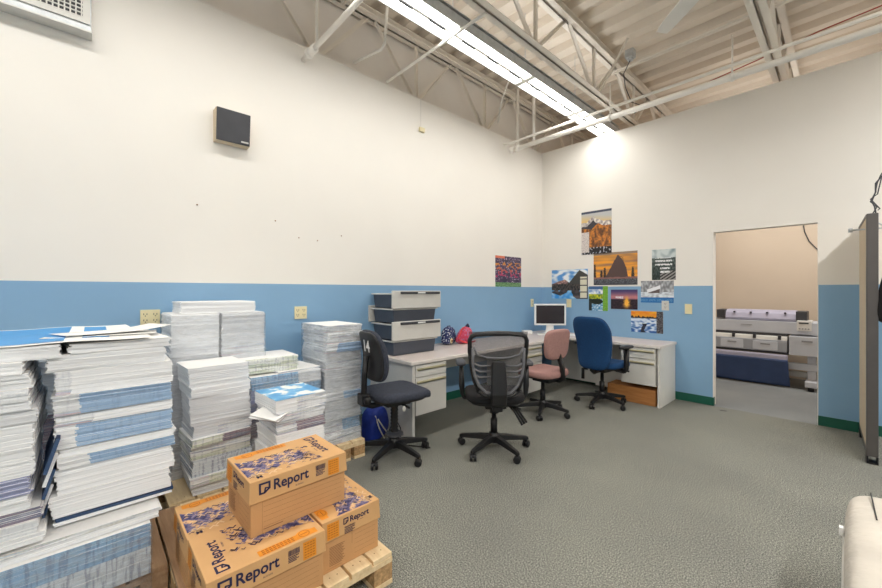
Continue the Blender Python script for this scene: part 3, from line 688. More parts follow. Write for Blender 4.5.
# ------------------------------------------------------------------ storage bins
def tub(label, z, h, front, y0=2.20, y1=2.76, x0=-3.41, x1=-3.05):
    t = thing('storage_bin', label, 'bin', ((x0+x1)/2, (y0+y1)/2, z), 0, 'bins stacked on the desk')
    hx, hy = (x1-x0)/2, (y1-y0)/2
    b = MB(); a = .93; th = .006
    rs = [[(-hx*a, -hy*a*1.02, 0), (hx*a, -hy*a*1.02, 0), (hx*a, hy*a*1.02, 0), (-hx*a, hy*a*1.02, 0)], [(-hx, -hy, h-.02), (hx, -hy, h-.02), (hx, hy, h-.02), (-hx, hy, h-.02)],
          [(-hx+th, -hy+th, h-.02), (hx-th, -hy+th, h-.02), (hx-th, hy-th, h-.02), (-hx+th, hy-th, h-.02)], [(-hx*a+th, -hy*a+th, .008), (hx*a-th, -hy*a+th, .008), (hx*a-th, hy*a-th, .008), (-hx*a+th, hy*a-th, .008)]]
    b.rings(rs); b.build('tub', 'bin', t, bevel=.006)
    b = MB(); 
    for q in ((-hx-.015, -hy-.015, hx+.015, -hy+.005), (-hx-.015, hy-.005, hx+.015, hy+.015), (-hx-.015, -hy, -hx+.005, hy), (hx-.005, -hy, hx+.015, hy)): b.box(q[0], q[1], h-.026, q[2], q[3], h-.012)
    b.build('rim', 'lgrey', t, bevel=.003)
    if front:
        s = 1 if front > 0 else -1
        b = MB(); xf = s*(hx+.02); b.box(min(xf, xf+s*.02), -hy-.04, -.004, max(xf, xf+s*.02), hy+.04, h+.014); b.build('front_panel', 'lgrey', t, bevel=.006)
        b = MB(); xa = xf+s*.018; b.box(min(xa, xa+s*.014), -hy*.8, h-.02, max(xa, xa+s*.014), hy+.02, h+.006); b.build('handle', 'dgrey', t, bevel=.005)
        b = MB(); xa = xf+s*.03; b.box(min(xa, xa+s*.004), -.01, h-.014, max(xa, xa+s*.004), .09, h); b.build('label_slip', 'white', t)
tub('charcoal plastic bin at the bottom of the stack on the desk', DT+.001, .16, 0)
tub('bin with wide light grey front, second from the bottom of the stack', DT+.158, .17, 1)
tub('charcoal bin between the two grey-fronted bins of the stack', DT+.325, .155, -1)
tub('bin with wide light grey front on top of the stack', DT+.474, .16, 1)

# ------------------------------------------------------------------ desk items
def bagmesh(sx, sy, sz, fn=None, e=.6): b = MB(); b.sell((0, 0, sz), (sx, sy, sz), e, e, 28, 18, fn=fn); return b
def patterned(name, base, c2, c3, scale=60):
    m, nt, bb = newmat(name); v = coords(nt); a = nt.nodes.new('ShaderNodeTexVoronoi'); a.inputs['Scale'].default_value = scale
    nt.links.new(v, a.inputs['Vector'])
    c = ramp(nt, a.outputs['Distance'], [(.2, srgb(*c3)), (.32, srgb(*c2)), (.45, srgb(*base))])
    nt.links.new(c, bb.inputs['Base Color']); bb.inputs['Roughness'].default_value = .8; return m
M['floral'] = patterned('navy_floral_cloth', (34, 44, 92), (120, 140, 180), (230, 226, 214), 45)
M['pinkprint'] = patterned('pink_print_cloth', (190, 60, 90), (206, 140, 170), (90, 80, 130), 42)
t = thing('handbag', 'small navy floral bag with a sunflower on the desk', 'bag', (-3.30, 3.20, DT), 20)
bagmesh(.06, .12, .105, lambda x, y, z: (x, y*(1-.2*z/.08), z)).build('body', 'floral', t, smooth=True)
b = MB(); b.lathe([(.002, .0), (.033, .002), (.03, .008), (.002, .01)], 12, T=Matrix.Translation((.058, -.05, .05)) @ Matrix.Rotation(PI/2, 4, 'Y')); b.build('flower_petals', 'cream', t)
b = MB(); b.lathe([(.002, .0), (.016, .002), (.014, .012), (.002, .014)], 12, T=Matrix.Translation((.063, -.05, .05)) @ Matrix.Rotation(PI/2, 4, 'Y')); b.build('flower_centre', 'brownline', t)
MB().tube([(0, -.06, .18), (0, -.035, .22), (0, .035, .22), (0, .06, .18)], .006, 8).build('strap', 'inknavy', t, smooth=True)
t = thing('handbag', 'pink and violet patterned pouch leaning on the navy bag', 'bag', (-3.24, 3.42, DT), 10); t.scale = (1.1, 1.3, 1.15)
bagmesh(.055, .15, .085, lambda x, y, z: (x, y*(1-.55*(z+.085)/.17)+.02*z/.08, z), .75).build('body', 'pinkprint', t, smooth=True)
MB().tube([(.052, -.135, .03), (.04, -.09, .11), (.01, -.03, .165), (0, .03, .175)], .009, 8).build('red_piping', mats := 'redp', t, smooth=True) if 'redp' in M else None
M['redp'] = mat('coral_red_piping', (216, 62, 70), .6)
MB().tube([(.03, -.15, .07), (.03, -.115, .115), (.01, -.05, .165), (0, .02, .172)], .009, 8).build('top_piping', 'redp', t, smooth=True)
MB().tube([(.05, -.145, .05), (.058, -.07, .018), (.058, .0, .008), (.05, .12, .012)], .009, 8).build('bottom_piping', 'redp', t, smooth=True)
MB().tube([(0, .02, .17), (.0, .05, .195), (0, .07, .17)], .012, 8).build('zip_tab', 'inknavy', t, smooth=True)
# monitor
t = thing('computer_monitor', 'white framed flat monitor with dark screen in desk corner', 'monitor', (-3.08, 5.13, DT), -47)
b = MB(); b.box(-.03, -.235, .125, .012, .235, .45); b.build('bezel', 'white', t, bevel=.008)
b = MB(); b.box(.0125, -.21, .152, .0135, .21, .427); b.build('screen', 'screen', t)
b = MB(); b.rings([[(-.03, -w_, z_), (-.005, -w_, z_), (-.005, w_, z_), (-.03, w_, z_)] for z_, w_ in ((.01, .07), (.08, .055), (.19, .05))]); b.build('neck', 'white', t, bevel=.004)
b = MB(); b.box(-.09, -.1, 0, .09, .1, .014); b.build('foot', 'white', t, bevel=.005)
def simple(name, label, cat, box, m, bev=.003, rz=0, loc=(0, 0, 0)):
    o = MB().box(*box).build(name, m, bevel=bev); o.location = loc; o.rotation_euler = (0, 0, rad(rz)); return tag(o, label, cat)
t = thing('keyboard', 'flat white keyboard lying in front of the monitor', 'keyboard', (-2.96, 4.98, DT), -47)
MB().box(-.065, -.2, 0, .065, .2, .016).build('case', 'white', t, bevel=.004)
b = MB()
for i in range(5):
    for j in range(15): b.box(-.055+i*.022, -.19+j*.0253, .016, -.037+i*.022, -.168+j*.0253, .021)
b.build('keycaps', 'lgrey', t)
simple('desk_phone_box', 'small white box on the desk left of the monitor foot', 'box', (-.05, -.07, 0, .05, .07, .05), 'white', .006, -40, (-3.31, 4.86, DT))
simple('paper_pad', 'white sheet of paper on the desk right of the keyboard', 'paper', (-.12, -.1, 0, .12, .1, .004), 'papertop', 0, 15, (-2.72, 5.2, DT))
# blue bag on floor and cords
t = thing('tote_bag', 'crumpled bright blue bag on the floor under the chair numbered 14', 'bag', (-3.02, 1.96, 0), 30)
b = MB(); b.sell((0, 0, .15), (.10, .14, .15), .6, .6, 30, 22, fn=lambda x, y, z: (x*(1+.25*nz(y*6, z*6, 1)), y*(1-.25*z/.15+.2*nz(x*9, z*7, 1, 3)), z)); b.build('body', 'bluebag', t, smooth=True)
b = MB(); b.tube([(.08, -.09, .22), (.12, -.06, .14), (.14, .0, .06), (.16, .05, .02)], .006, 8); b.tube([(.06, -.1, .25), (.1, -.1, .14), (.13, -.05, .03)], .006, 8); b.build('drawstring', 'lgrey', t, smooth=True)
bar('power_cord', 'thin black cord on the floor by the desk end panel', [(-3.0, 2.1, .006), (-2.92, 2.12, .2), (-2.8, 2.1, .12), (-2.72, 2.05, .006), (-2.5, 2.2, .006)], .005, 'black', 'cord')

# ------------------------------------------------------------------ partition on the right
t = thing('partition_panel', 'beige fabric partition with bronze metal edge right of the doorway', 'partition', (.10, 4.57, 0), 2.0)
MB().box(.006, .05, .10, .059, .895, 1.98).build('fabric_panel', 'creamfab', t)
MB().box(0, -.005, .06, .065, .05, 2.0).build('end_post', 'bronze', t, bevel=.006)
MB().box(.0, .05, 1.98, .065, .895, 2.0).build('top_rail', 'bronze', t)
MB().box(.004, .05, .06, .061, .895, .10).build('bottom_rail', 'bronze', t)
b = MB(); b.box(.0, -.005, 0, .01, .09, .06); b.box(.055, -.005, 0, .065, .09, .06); b.box(0, -.005, 0, .065, .09, .01); b.box(.0, .75, 0, .065, .85, .06); b.build('foot', 'black', t)
b = MB(); b.tube([(-.07, .22, 1.9), (.12, .22, 1.9)], .007, 8); b.tube([(-.09, .22, 1.9), (-.065, .22, 1.9)], .018, 12); b.build('bolt', 'galv', t, smooth=True)
b = MB(); b.tube([(.065, .02, 1.92), (.10, .01, 1.885), (.13, .01, 1.9), (.15, .01, 1.95)], .005, 8); b.build('hook', 'galv', t, smooth=True)
b = MB(); P = [(.15, 4.58, 2.0), (.145, 4.58, 2.05), (.13, 4.6, 2.10), (.15, 4.6, 2.17), (.15, 4.6, 2.24), (.19, 4.6, 2.30), (.22, 4.62, 2.42), (.32, 4.7, 2.7), (.5, 4.8, 3.2), (.6, 4.9, 3.7)]
b.tube(P, .005, 8); b.tube([(x+.02*math.sin(i*2.1)+.01, y_, z_+.02*math.cos(i*3)) for i, (x, y_, z_) in enumerate(P)], .004, 8); b.tube([(x-.015*math.cos(i*2.6), y_+.02, z_) for i, (x, y_, z_) in enumerate(P)], .004, 8)
tag(b.build('cable_bundle', 'dgrey', smooth=True), 'tangled grey cables rising from the top of the partition', 'cable')
t = thing('shoulder_bag', 'black bag hanging by its strap beside the partition', 'bag', (.262, 4.66, 1.12))
b = MB(); b.sell((0, 0, .22), (.10, .13, .20), .5, .5, 24, 14, fn=lambda x, y, z: (x*(1-.3*z/.2), y, z*1.1)); b.build('body', 'blackfab', t, smooth=True)
b = MB(); b.tube([(-.02, 0, .38), (-.06, 0, .6), (-.07, -.03, .78)], .008, 8); b.tube([(.02, 0, .38), (-.04, 0, .6), (-.065, -.02, .78)], .008, 8); b.build('strap', 'black', t, smooth=True)
b = MB(); b.box(-.11, -.05, .14, -.095, .05, .15); b.build('zip', 'galv', t)

# ------------------------------------------------------------------ mattress at lower right
t = thing('mattress', 'white quilted mattress standing in the lower right corner', 'mattress', (-.02, 1.34, .03))
def mf(x, y, z): return (x+.006*nz(y*5, z*7, 1), y+.006*nz(x*5, z*9, 1, 4), z+.012*nz(x*4, y*5, 1, 7))
b = MB(); b.sell((.51, .52, .29), (.5, .62, .21), .24, .16, 64, 28, fn=mf); b.build('cover', 'ticking', t, smooth=True)
b = MB()
for z_ in (.40, .13): b.tube([(.013, -.02, z_), (.010, .3, z_), (.010, .8, z_), (.022, 1.06, z_), (.08, 1.125, z_), (.5, 1.139, z_)], .005, 8)
b.build('piping', 'lgrey', t, smooth=True)
MB().box(.06, -.05, -.03, .96, 1.08, .09).build('base', 'dgrey', t)
b = MB(); b.tube([(.085, 1.07, .500), (.089, .93, .502), (.093, .80, .502)], .0022, 6); b.build('dark_seam', 'black', t)
b = MB(); b.box(-.004, .80, .40, .008, .825, .43); b.build('care_tag', 'white', t)

# ------------------------------------------------------------------ printer room
PY = 7.28
t = thing('large_format_printer', 'wide grey large-format printer seen through the doorway', 'printer', (-.17, PY, 0)); t.scale = (1, 1, .955)
def pb(name, m, x0, z0, x1, z1, y0=0, y1=.5, bev=.006, par=None):
    return MB().box(x0, y0, z0, x1, y1, z1).build(name, m, par or t, bevel=bev)
X0 = -2.1
pb('main_body', 'printbody', X0, .80, -.0, .98, .06, .62)
cv = MB(); cv.rings([[(x_, y_, z_) for y_, z_ in ((.10, .985), (.08, 1.02), (.12, 1.10), (.2, 1.145), (.45, 1.145), (.45, .985))] for x_ in (-1.15, -.335)]); cv.build('roll_cover', 'lav', t, bevel=.004)
pb('cover_end', 'dgrey', -.335, 1.0, -.22, 1.14, .07, .45); pb('cover_end', 'dgrey', -1.26, 1.0, -1.15, 1.14, .07, .45)
for x_ in (-1.05, -.85, -.66, -.46): b = MB(); b.box(x_, .085, 1.10, x_+.022, .14, 1.12); b.build('clip', 'dgrey', t)
pb('control_panel', 'white', -.32, .86, -.17, 1.01, .0, .3); pb('display', 'dgrey', -.30, .965, -.20, .985, -.004, .02, 0)
b = MB(); [b.box(-.30+.03*k, -.004, .885, -.282+.03*k, .01, .90) for k in range(4)]; b.build('button', 'mgrey', t)
pb('right_module', 'printbody', -.40, .50, .12, .78, -.02, .58); pb('badge', 'mgrey', -.27, .70, -.16, .725, -.026, 0, 0)
b = MB(); b.box(-.95, .054, .91, -.82, .062, .918); b.build('brand_line', 'mgrey', t)
pb('front_slot', 'dgrey', X0, .76, -.42, .80, .05, .5)
b = MB(); b.rings([[(x_, y_, z_) for y_, z_ in ((.0, .70), (.02, .745), (.08, .775), (.2, .78), (.2, .70))] for x_ in (X0, -.42)]); b.build('media_guide', 'lgrey', t, bevel=.004)
for x_ in (-1.05, -.80, -.52): b = MB(); b.box(x_, -.008, .71, x_+.035, .09, .775); b.build('pinch_lever', 'dgrey', t)
pb('front_cover', 'printbody2', X0, .53, -.42, .70, -.03, .5)
for x_ in (-1.19, -.80): pb('access_panel', 'printbody', x_, .545, x_+.28, .68, -.036, -.02, .004); pb('access_label', 'mgrey', x_+.09, .625, x_+.2, .645, -.04, -.03, 0)
pb('lower_rail', 'dgrey', X0, .495, -.40, .53, .0, .45)
pb('take_up_roller', 'lav', X0, .40, -.41, .49, -.05, .02, .02)
b = MB(); rs = []
for i in range(13):
    z_ = .42-.40*i/12; rs.append([(x_, -.055+.03*nz(x_*3, z_*4, 1)+(.08*(i/12)), z_) for x_ in [X0+(-.41+.02*i/12-X0)*k/20 for k in range(21)]])
b.rings(rs, cap=False, closed=False); o = b.build('media_sheet', 'navyplastic', t, smooth=True); md = o.modifiers.new('s', 'SOLIDIFY'); md.thickness = .004
pb('leg_post', 'printbody', -.22, .06, -.13, .50, .12, .26); pb('leg_post', 'printbody', -1.98, .06, -1.86, .50, .12, .26)
pb('crossbar', 'printbody', -.45, .27, .0, .37, .10, .18); pb('crossbar', 'lgrey', -.45, .15, -.05, .23, .20, .28); pb('crossbar', 'mgrey', -1.9, .15, -.5, .2, .2, .28)
pb('foot_bar', 'printbody', -.235, .06, -.115, .14, -.08, .5)
for x_ in (-.175, -1.92):
    for y_ in (-.03, .42): b = MB(); b.tube([(x_-.03, y_, .03), (x_+.03, y_, .03)], .03, 14); b.build('caster', 'black', t, smooth=True)
b = MB(); b.tube([(-.48, YP-.012, 3.6), (-.475, YP-.012, 2.42), (-.46, YP-.012, 2.3), (-.41, YP-.012, 2.15), (-.33, YP-.012, 2.03), (-.2, YP-.012, 1.9), (-.1, YP-.012, 1.3)], .007, 8)
tag(b.build('power_cord', 'dgrey', smooth=True), 'thin dark cord hanging down the tan wall of the printer room', 'cord')
simple('scrap_strip', 'dark crumb of tape on the carpet at the doorway', 'scrap', (-.03, -.01, 0, .03, .01, .004), 'dgrey', 0, 20, (-.98, 5.36, 0))

# ------------------------------------------------------------------ pallets
def pallet(label, x0, x1, y0, y1, m='pine', h=.144, nb=7, block='chip', shaded_first=None):
    t = thing('wooden_pallet', label, 'pallet', (0, 0, 0), 0, 'wooden pallets under the paper')
    n = nb; g = .012; w_ = (y1-y0-g*(n-1))/n
    for k in range(n):
        ya = y0+k*(w_+g); b = MB(); b.box(x0+R.uniform(0, .004), ya, h-.022, x1-R.uniform(0, .006), ya+w_, h); o = b.build('deck_board', shaded_first if (shaded_first and k == 0) else m, t, bevel=.002)
        nl = MB()
        for q in (.03, .06): nl.tube([(x1-.05, ya+w_*.5+(q-.045)*1.2, h-.001), (x1-.05, ya+w_*.5+(q-.045)*1.2, h+.0006)], .003, 6)
        nl.build('nail_heads', 'brownline', o)
    for xa in (x0+.002, (x0+x1)/2-.05, x1-.1):
        b = MB(); b.box(xa, y0, h-.044, xa+.098, y1, h-.022); b.build('stringer_board', m, t)
        for ya in (y0, (y0+y1)/2-.05, y1-.1): b = MB(); b.box(xa, ya, .022, xa+.098, ya+.1, h-.044); b.build('block', block, t, bevel=.002)
    for ya in (y0, (y0+y1)/2-.05, y1-.1): b = MB(); b.box(x0, ya, 0, x1, ya+.1, .022); b.build('runner', m, t, bevel=.001)
    return t
pallet('pale new wooden pallet under the three lower cartons', -2.64, -1.47, .275, 1.055, shaded_first='oldshadepine')  # leftmost board: shade painted in with the browner pine, the wood itself is pale
pallet('weathered brown pallet under the leftmost tall paper stacks', -3.3, -2.10, -.75, .265, 'oldshadepine', block='oldshadepine')
pallet('wooden pallet by the wall under the white paper stacks behind the cartons', -3.43, -2.665, .34, 1.325, 'pine')
pallet('wooden pallet end sticking out under the film-wrapped stack', -3.43, -2.76, 1.335, 1.70, 'pine', nb=3)

# ------------------------------------------------------------------ paper
ORD = ['top', 'second from the top', 'third from the top', 'fourth from the top', 'fifth from the top', 'sixth from the top', 'seventh from the top', 'eighth from the top', 'ninth from the top', 'tenth from the top', 'eleventh from the top', 'twelfth from the top']
DESC = {'p_white': 'white', 'p_grey': 'greyish white', 'p_blue': 'blue-edged', 'p_print': 'printed', 'p_green': 'green-printed', 'p_dark': 'dark-printed', 'p_navy': 'thin navy', 'p_plaid': 'blue plaid-edged', 'p_plaidgrey': 'grey-lined', 'p_lilac': 'lilac-edged', }
def bundle(x0, x1, y0, y1, z0, z1, style, style2=None, split=0., rot=0., jit=.0025, lean=(0, 0), layer=.0055):
    """one lift of loose sheets; x1 is the front; the part of the front left of `split` may be printed differently"""
    cx, cy = (x0+x1)/2, (y0+y1)/2; hx, hy = (x1-x0)/2, (y1-y0)/2; H = z1-z0-.0006; b = MB(); n = max(1, round(H/layer))
    for k in range(n):
        za = H*k/n; zb = H*(k+1)/n; f = k/max(1, n)
        j = Matrix.Translation((R.gauss(0, jit)+lean[0]*f, R.gauss(0, jit)+lean[1]*f, 0)) @ Matrix.Rotation(rad(R.gauss(0, .35 if jit > .002 else .1)), 4, 'Z')
        ys = -hy+2*hy*split
        if style2 and 0 < split < 1:
            ys += R.uniform(-.004, .004)
            b.box(-hx, -hy, za, hx, ys, zb, 1, T=j); b.box(-hx, ys, za, hx, hy, zb, 0, T=j)
        else: b.box(-hx, -hy, za, hx, hy, zb, 0, T=j)
    o = b.build('paper_bundle', [style, style2 or style]); o.location = (cx, cy, z0); o.rotation_euler = (0, 0, rad(rot)); return o
def stack(where, grp, x0, x1, y0, y1, items, z0=.1445, jx=.012, jr=1.2, jit=.0025):
    z = z0; objs = []
    for it in items:
        h, st = it[0], it[1]; st2, sp = (it[2], it[3]) if len(it) > 2 and it[2] else (None, 0)
        dx, dy, rz = it[4] if len(it) > 4 else (R.uniform(-jx, jx), R.uniform(-jx, jx), R.uniform(-jr, jr))
        o = bundle(x0+dx, x1+dx, y0+dy, y1+dy, z, z+h, st, st2, sp, rz, jit, (R.uniform(-.012, .012)*(jx > .004), R.uniform(-.012, .012)*(jx > .004))); z += h; objs.append((o, st))
    n = len(objs)
    for i, (o, st) in enumerate(objs):
        tag(o, '%s sheets, %s in %s' % (DESC[st], ORD[n-1-i], where), 'paper', grp)
    return z
def wrap(label, x0, x1, y0, y1, z0, z1, d=.006):
    """stretch film shell: four crumpled sides"""
    b = MB(); pts = []; n = 14
    cor = [(x0-d, y0-d), (x1+d, y0-d), (x1+d, y1+d), (x0-d, y1+d)]
    per = []
    for (a, c), (e, g) in zip(cor, cor[1:]+cor[:1]): per += [(a+(e-a)*k/n, c+(g-c)*k/n) for k in range(n)]
    rs = []
    for j in range(13):
        z = z0+(z1-z0)*j/12; rs.append([(px+.004*nz(py*9, z*14, 1, 2), py+.004*nz(px*9, z*14, 1, 5), z) for px, py in per])
    b.rings(rs, cap=False); return tag(b.build('stretch_wrap', 'film', smooth=True), label, 'plastic film')
# B : big near stack
S = 'the tall near stack'
stack(S, 'sheets in the tall stack left of the cartons', -2.66, -2.19, -.10, .292, [
    (.012, 'p_white'), (.016, 'p_navy'), (.095, 'p_white'), (.10, 'p_white', None, 0, (0, .006, .6)), (.05, 'p_blue', 'p_white', .24), (.035, 'p_white'), (.09, 'p_blue', 'p_white', .16),
    (.045, 'p_white', 'p_print', .3), (.085, 'p_blue', 'p_print', .2), (.095, 'p_white', 'p_print', .12, (-.004, .01, -1.6)), (.07, 'p_white', None, 0, (-.01, -.03, 2.0)), ], z0=.425, jx=.007)
# block below B and A
bz = stack('the wrapped base block', 'sheets in the wrapped block', -2.9, -2.085, -.66, .20, [(.12, 'p_plaidgrey'), (.10, 'p_plaid')], z0=.1445, jx=.001, jr=.1, jit=.0006)
stack('the layer above the base block', 'loose layer on the wrapped block', -2.9, -2.11, -.62, .235, [(.028, 'p_white'), (.018, 'p_print'), ], z0=bz+.001, jx=.004, jr=.5)
wrap('clear film around the wrapped block under the near stacks', -2.9, -2.085, -.66, .20, .07, bz)
# A : left edge
S = 'the leftmost stack'
stack(S, 'sheets in the leftmost stack', -2.62, -2.13, -.58, -.150, [
    (.035, 'p_white', None, 0, (.03, .02, 1)), (.05, 'p_print', None, 0, (.015, .01, -1)), (.04, 'p_dark', None, 0, (.01, .02, 0)), (.06, 'p_white'), (.07, 'p_lilac', 'p_white', .3), (.09, 'p_white'), (.11, 'p_white'), (.05, 'p_grey'), (.08, 'p_print', 'p_white', .8), (.055, 'p_white', None, 0, (0, -.01, 1)), (.045, 'p_white', None, 0, (0, -.03, -1))], z0=.425, jx=.01)
# slanting brochures in the gap between the two near stacks
for k in range(5):
    b = MB(); b.box(-.2, -.004-.001*k, 0, .2, .004, .09+.012*k); o = b.build('brochure', ['p_navy', 'p_white'][k % 2]); o.location = (-2.42+.02*k, -.145+.004*k, .44+.055*k); o.rotation_euler = (rad(-16), 0, rad(2))
    tag(o, 'thin %s brochure wedged between the two near stacks, %s' % (['navy', 'white'][k % 2], ['lowest', 'second lowest', 'middle', 'second highest', 'highest'][k]), 'brochure', 'brochures wedged between stacks')
# top layer over both
ztop = 1.125
o = bundle(-2.86, -2.16, -.66, -.09, 1.11, 1.165, 'p_white', rot=1.5); tag(o, 'broad flat pile of posters lying on top of the leftmost stack', 'paper', 'flat piles on the near stacks')
o = bundle(-2.72, -2.2, -.075, .27, 1.119, 1.16, 'p_white', rot=4); tag(o, 'flat pile of white sheets on top of the tall stack left of cartons', 'paper', 'flat piles on the near stacks')
t = thing('poster_sheet', 'large top poster sheet with blue header lying across both near stacks', 'poster', (-2.50, -.16, 1.1665), 3)
def zf(x_, y_): return .004+.0025*math.sin(y_*17)+.002*math.sin(x_*9)
def patch(x0, x1, ya, yb, dz, nx=12, ny=24, sk=0.):
    b = MB(); b.rings([[(x0+(x1-x0)*j/nx, ya+(yb-ya)*i/ny+sk*(j/nx), dz+zf(x0+(x1-x0)*j/nx, ya+(yb-ya)*i/ny+sk*(j/nx))) for j in range(nx+1)] for i in range(ny+1)], cap=False, closed=False); return b
patch(-.55, .345, -.46, .36, 0).build('sheet', 'papertop', t, smooth=True)
patch(-.50, .30, -.455, .12, .0015, sk=-.05).build('blue_header', 'headerblue', t, smooth=True)
patch(-.46, .22, .17, .26, .0015, sk=-.04).build('blue_corner', 'headerblue', t, smooth=True)
for i, (x_, y_, r_, l) in enumerate(((-2.50, .09, 14, 'curled white sheet on the tall near stack, nearest the corner outlet'), (-2.46, .06, -6, 'skewed white sheet lying under the curled one on the tall near stack'))):
    b = MB(); rs = []
    for j in range(7): rs.append([(-.14+.28*i2/8, -.2+.4*j/6, .003+.022*max(0, (j-3)/3)**2*(1-i)+.001*i2) for i2 in range(9)])
    b.rings(rs, cap=False, closed=False); o = b.build('loose_sheet', 'papertop', smooth=True); o.location = (x_, y_, 1.1615+(.012-.008*i)); o.rotation_euler = (0, 0, rad(r_)); tag(o, l, 'paper', 'loose sheets on the near stacks')
    md = o.modifiers.new('s', 'SOLIDIFY'); md.thickness = .001
# D
S = 'the slim stack behind the cartons'
stack(S, 'sheets in the slim tall stack', -2.98, -2.67, .45, .78, [(.06, 'p_grey'), (.055, 'p_green', 'p_print', .3), (.10, 'p_plaidgrey'), (.04, 'p_green'), (.045, 'p_print'), (.05, 'p_dark', 'p_green', .5, (.02, -.012, 4)), (.075, 'p_print', 'p_grey', .4), (.17, 'p_grey'), (.06, 'p_white', None, 0, (.01, -.01, 3)), (.12, 'p_white', None, 0, (0, -.014, 2))], jx=.016, jr=3)
# C
for yy, s_, nm in ((.395, .672, 'the left wall stack'), (.69, .975, 'the right wall stack')):
    r_ = yy > .5
    z = stack(nm, 'sheets in the wrapped stacks against the wall', -3.42, -3.0, yy, s_, [(.44, 'p_grey'), (.22, 'p_grey'), (.12, 'p_grey'), (.085, 'p_print' if r_ else 'p_grey'), (.215, 'p_grey' if r_ else 'p_white')], jx=.003, jr=.5)
wrap('clear stretch film around the pair of stacks against the wall', -3.42, -3.0, .395, .975, .2, 1.215)
o = bundle(-3.36, -3.03, .45, .915, 1.226, 1.305, 'p_white', 'p_print', .0, 0, .003); tag(o, 'wide white pile of sheets on top of the wall stacks', 'paper')
stack('the half-hidden stack behind the gap', 'sheets in the half-hidden stack', -3.42, -3.02, -.42, .02, [(.3, 'p_grey'), (.25, 'p_dark'), (.3, 'p_grey')], jx=.01, jr=1)
# E
S = 'the wide stack between the slim stack and wrapped corner stack'
z = stack('the wide middle stack', 'sheets in the wide middle stack', -3.22, -2.80, .82, 1.325, [(.215, 'p_grey'), (.13, 'p_dark', None, 0, (0, 0, 0)), (.05, 'p_print'), (.15, 'p_plaid', 'p_lilac', .25), (.09, 'p_grey', 'p_plaid', .65)], jx=.006, jr=.8)
wrap('clear film around the wide middle stack', -3.22, -2.80, .82, 1.325, .3, z-.01)
o = bundle(-3.2, -2.86, .76, 1.17, z+.012, z+.115, 'p_green', rot=-1.5, jit=.004); tag(o, 'pile of green-printed sheets with white top on the wide middle stack', 'paper')
o = bundle(-3.16, -2.82, 1.0, 1.33, z+.001, z+.011, 'p_print', rot=5); tag(o, 'thin magazines at the right on the wide middle stack', 'magazine')
# G
b4 = .1445
M['cloudtop'] = None
m_, nt_, b_ = newmat('blue_cloud_cover'); v_ = coords(nt_); n_ = ntex(nt_, v_, 11, 3)
nt_.links.new(ramp(nt_, n_, [(.44, srgb(240, 242, 240)), (.5, srgb(120, 184, 226)), (.62, srgb(90, 160, 214))]), b_.inputs['Base Color']); b_.inputs['Roughness'].default_value = .5; M['cloudtop'] = m_
z = stack('the low pile behind the top carton', 'sheets in the low pile', -2.62, -2.29, .81, 1.11, [(.17, 'p_grey'), (.10, 'p_white'), (.11, 'p_white'), (.06, 'p_dark', 'p_print', .4), (.07, 'p_print')], jx=.01, jr=3)
o = bundle(-2.63, -2.30, .80, 1.12, z, z+.075, 'p_print', 'p_white', .4, 3, .002); tag(o, 'pile of sheets with blue and white cover on the low pile', 'paper')
b = MB(); b.box(-.165, -.16, .0765, .165, .16, .0785); c_ = b.build('cover_sheet', 'cloudtop', o)
for k, (m__, l) in enumerate((('p_white', 'white folded sheet poking out left of the low pile'), ('p_dark', 'dark folded sheet poking out left of the low pile'))):
    b = MB(); b.box(-.10, -.05, 0, .10, .05, .004); o = b.build('loose_sheet', 'papertop' if k == 0 else 'p_dark'); o.location = (-2.36, .79-.0*k, z-.012-.012*k); o.rotation_euler = (rad(12), rad(3), rad(25+10*k)); tag(o, l, 'paper')
# F
S = 'the wrapped stack near chair 14'
z = stack(S, 'sheets in the wrapped corner stack', -3.25, -2.81, 1.37, 1.69, [(.10, 'p_print'), (.09, 'p_plaid', 'p_print', .5), (.17, 'p_grey'), (.06, 'p_blue', 'p_grey', .5), (.19, 'p_grey'), (.06, 'p_print'), (.07, 'p_grey'), (.075, 'p_blue', 'p_print', .3), (.09, 'p_print'), (.055, 'p_print')], jx=.007, jr=1.2)
wrap('clear film around the stack beside the numbered chair', -3.25, -2.81, 1.37, 1.69, .15, z)

# ------------------------------------------------------------------ cartons
CW, CL, CH, LH = .31, .425, .229, .09
def logo(b, T, x, y, s, mi=0):
    k = .16*s
    b.poly([(x, y), (x+s*.18, y), (x+s*.18, y+s), (x, y+s)], T, mi) ; b.poly([(x+s*.18, y+s*.82), (x+s, y+s*.82), (x+s, y+s), (x+s*.18, y+s)], T, mi)
    b.poly([(x+s*.82, y+s*.35), (x+s, y+s*.35), (x+s, y+s*.82), (x+s*.82, y+s*.82)], T, mi); b.poly([(x, y), (x+s*.5, y), (x+s, y+s*.35), (x+s*.82, y+s*.42), (x+s*.45, y+s*.16), (x+s*.18, y+s*.16)], T, mi)
    b.poly([(x+s*.38, y+s*.02), (x+s*.52, y+s*.02), (x+s*.62, y+s*.42), (x+s*.98, y+s*.34), (x+s*.98, y+s*.46), (x+s*.5, y+s*.56)], T, mi)
def brand(b, T, x, y, h, mi=0, w=None):
    logo(b, T, x, y-.1*h, h*1.1, mi); text(b, 'Report', T, x+h*1.35, y, h, .022, mi, w or h*3.9)
    text(b, 'BUSINESS', T, x+h*3.6, y-h*.42, h*.14, 0, mi)
def orange_label(b, T, x, y, w, h):
    b.poly([(x, y), (x+w, y), (x+w, y+h), (x, y+h)], T, 0)
    T2 = T @ Matrix.Translation((0, 0, .0003))
    for r_ in range(6):
        yy = y+h*(.1+.15*r_)
        for c_ in range(4):
            xa = x+w*(.1+.21*c_); b.poly([(xa, yy), (xa+w*.15, yy), (xa+w*.15, yy+h*.045), (xa, yy+h*.045)], T2, 1)
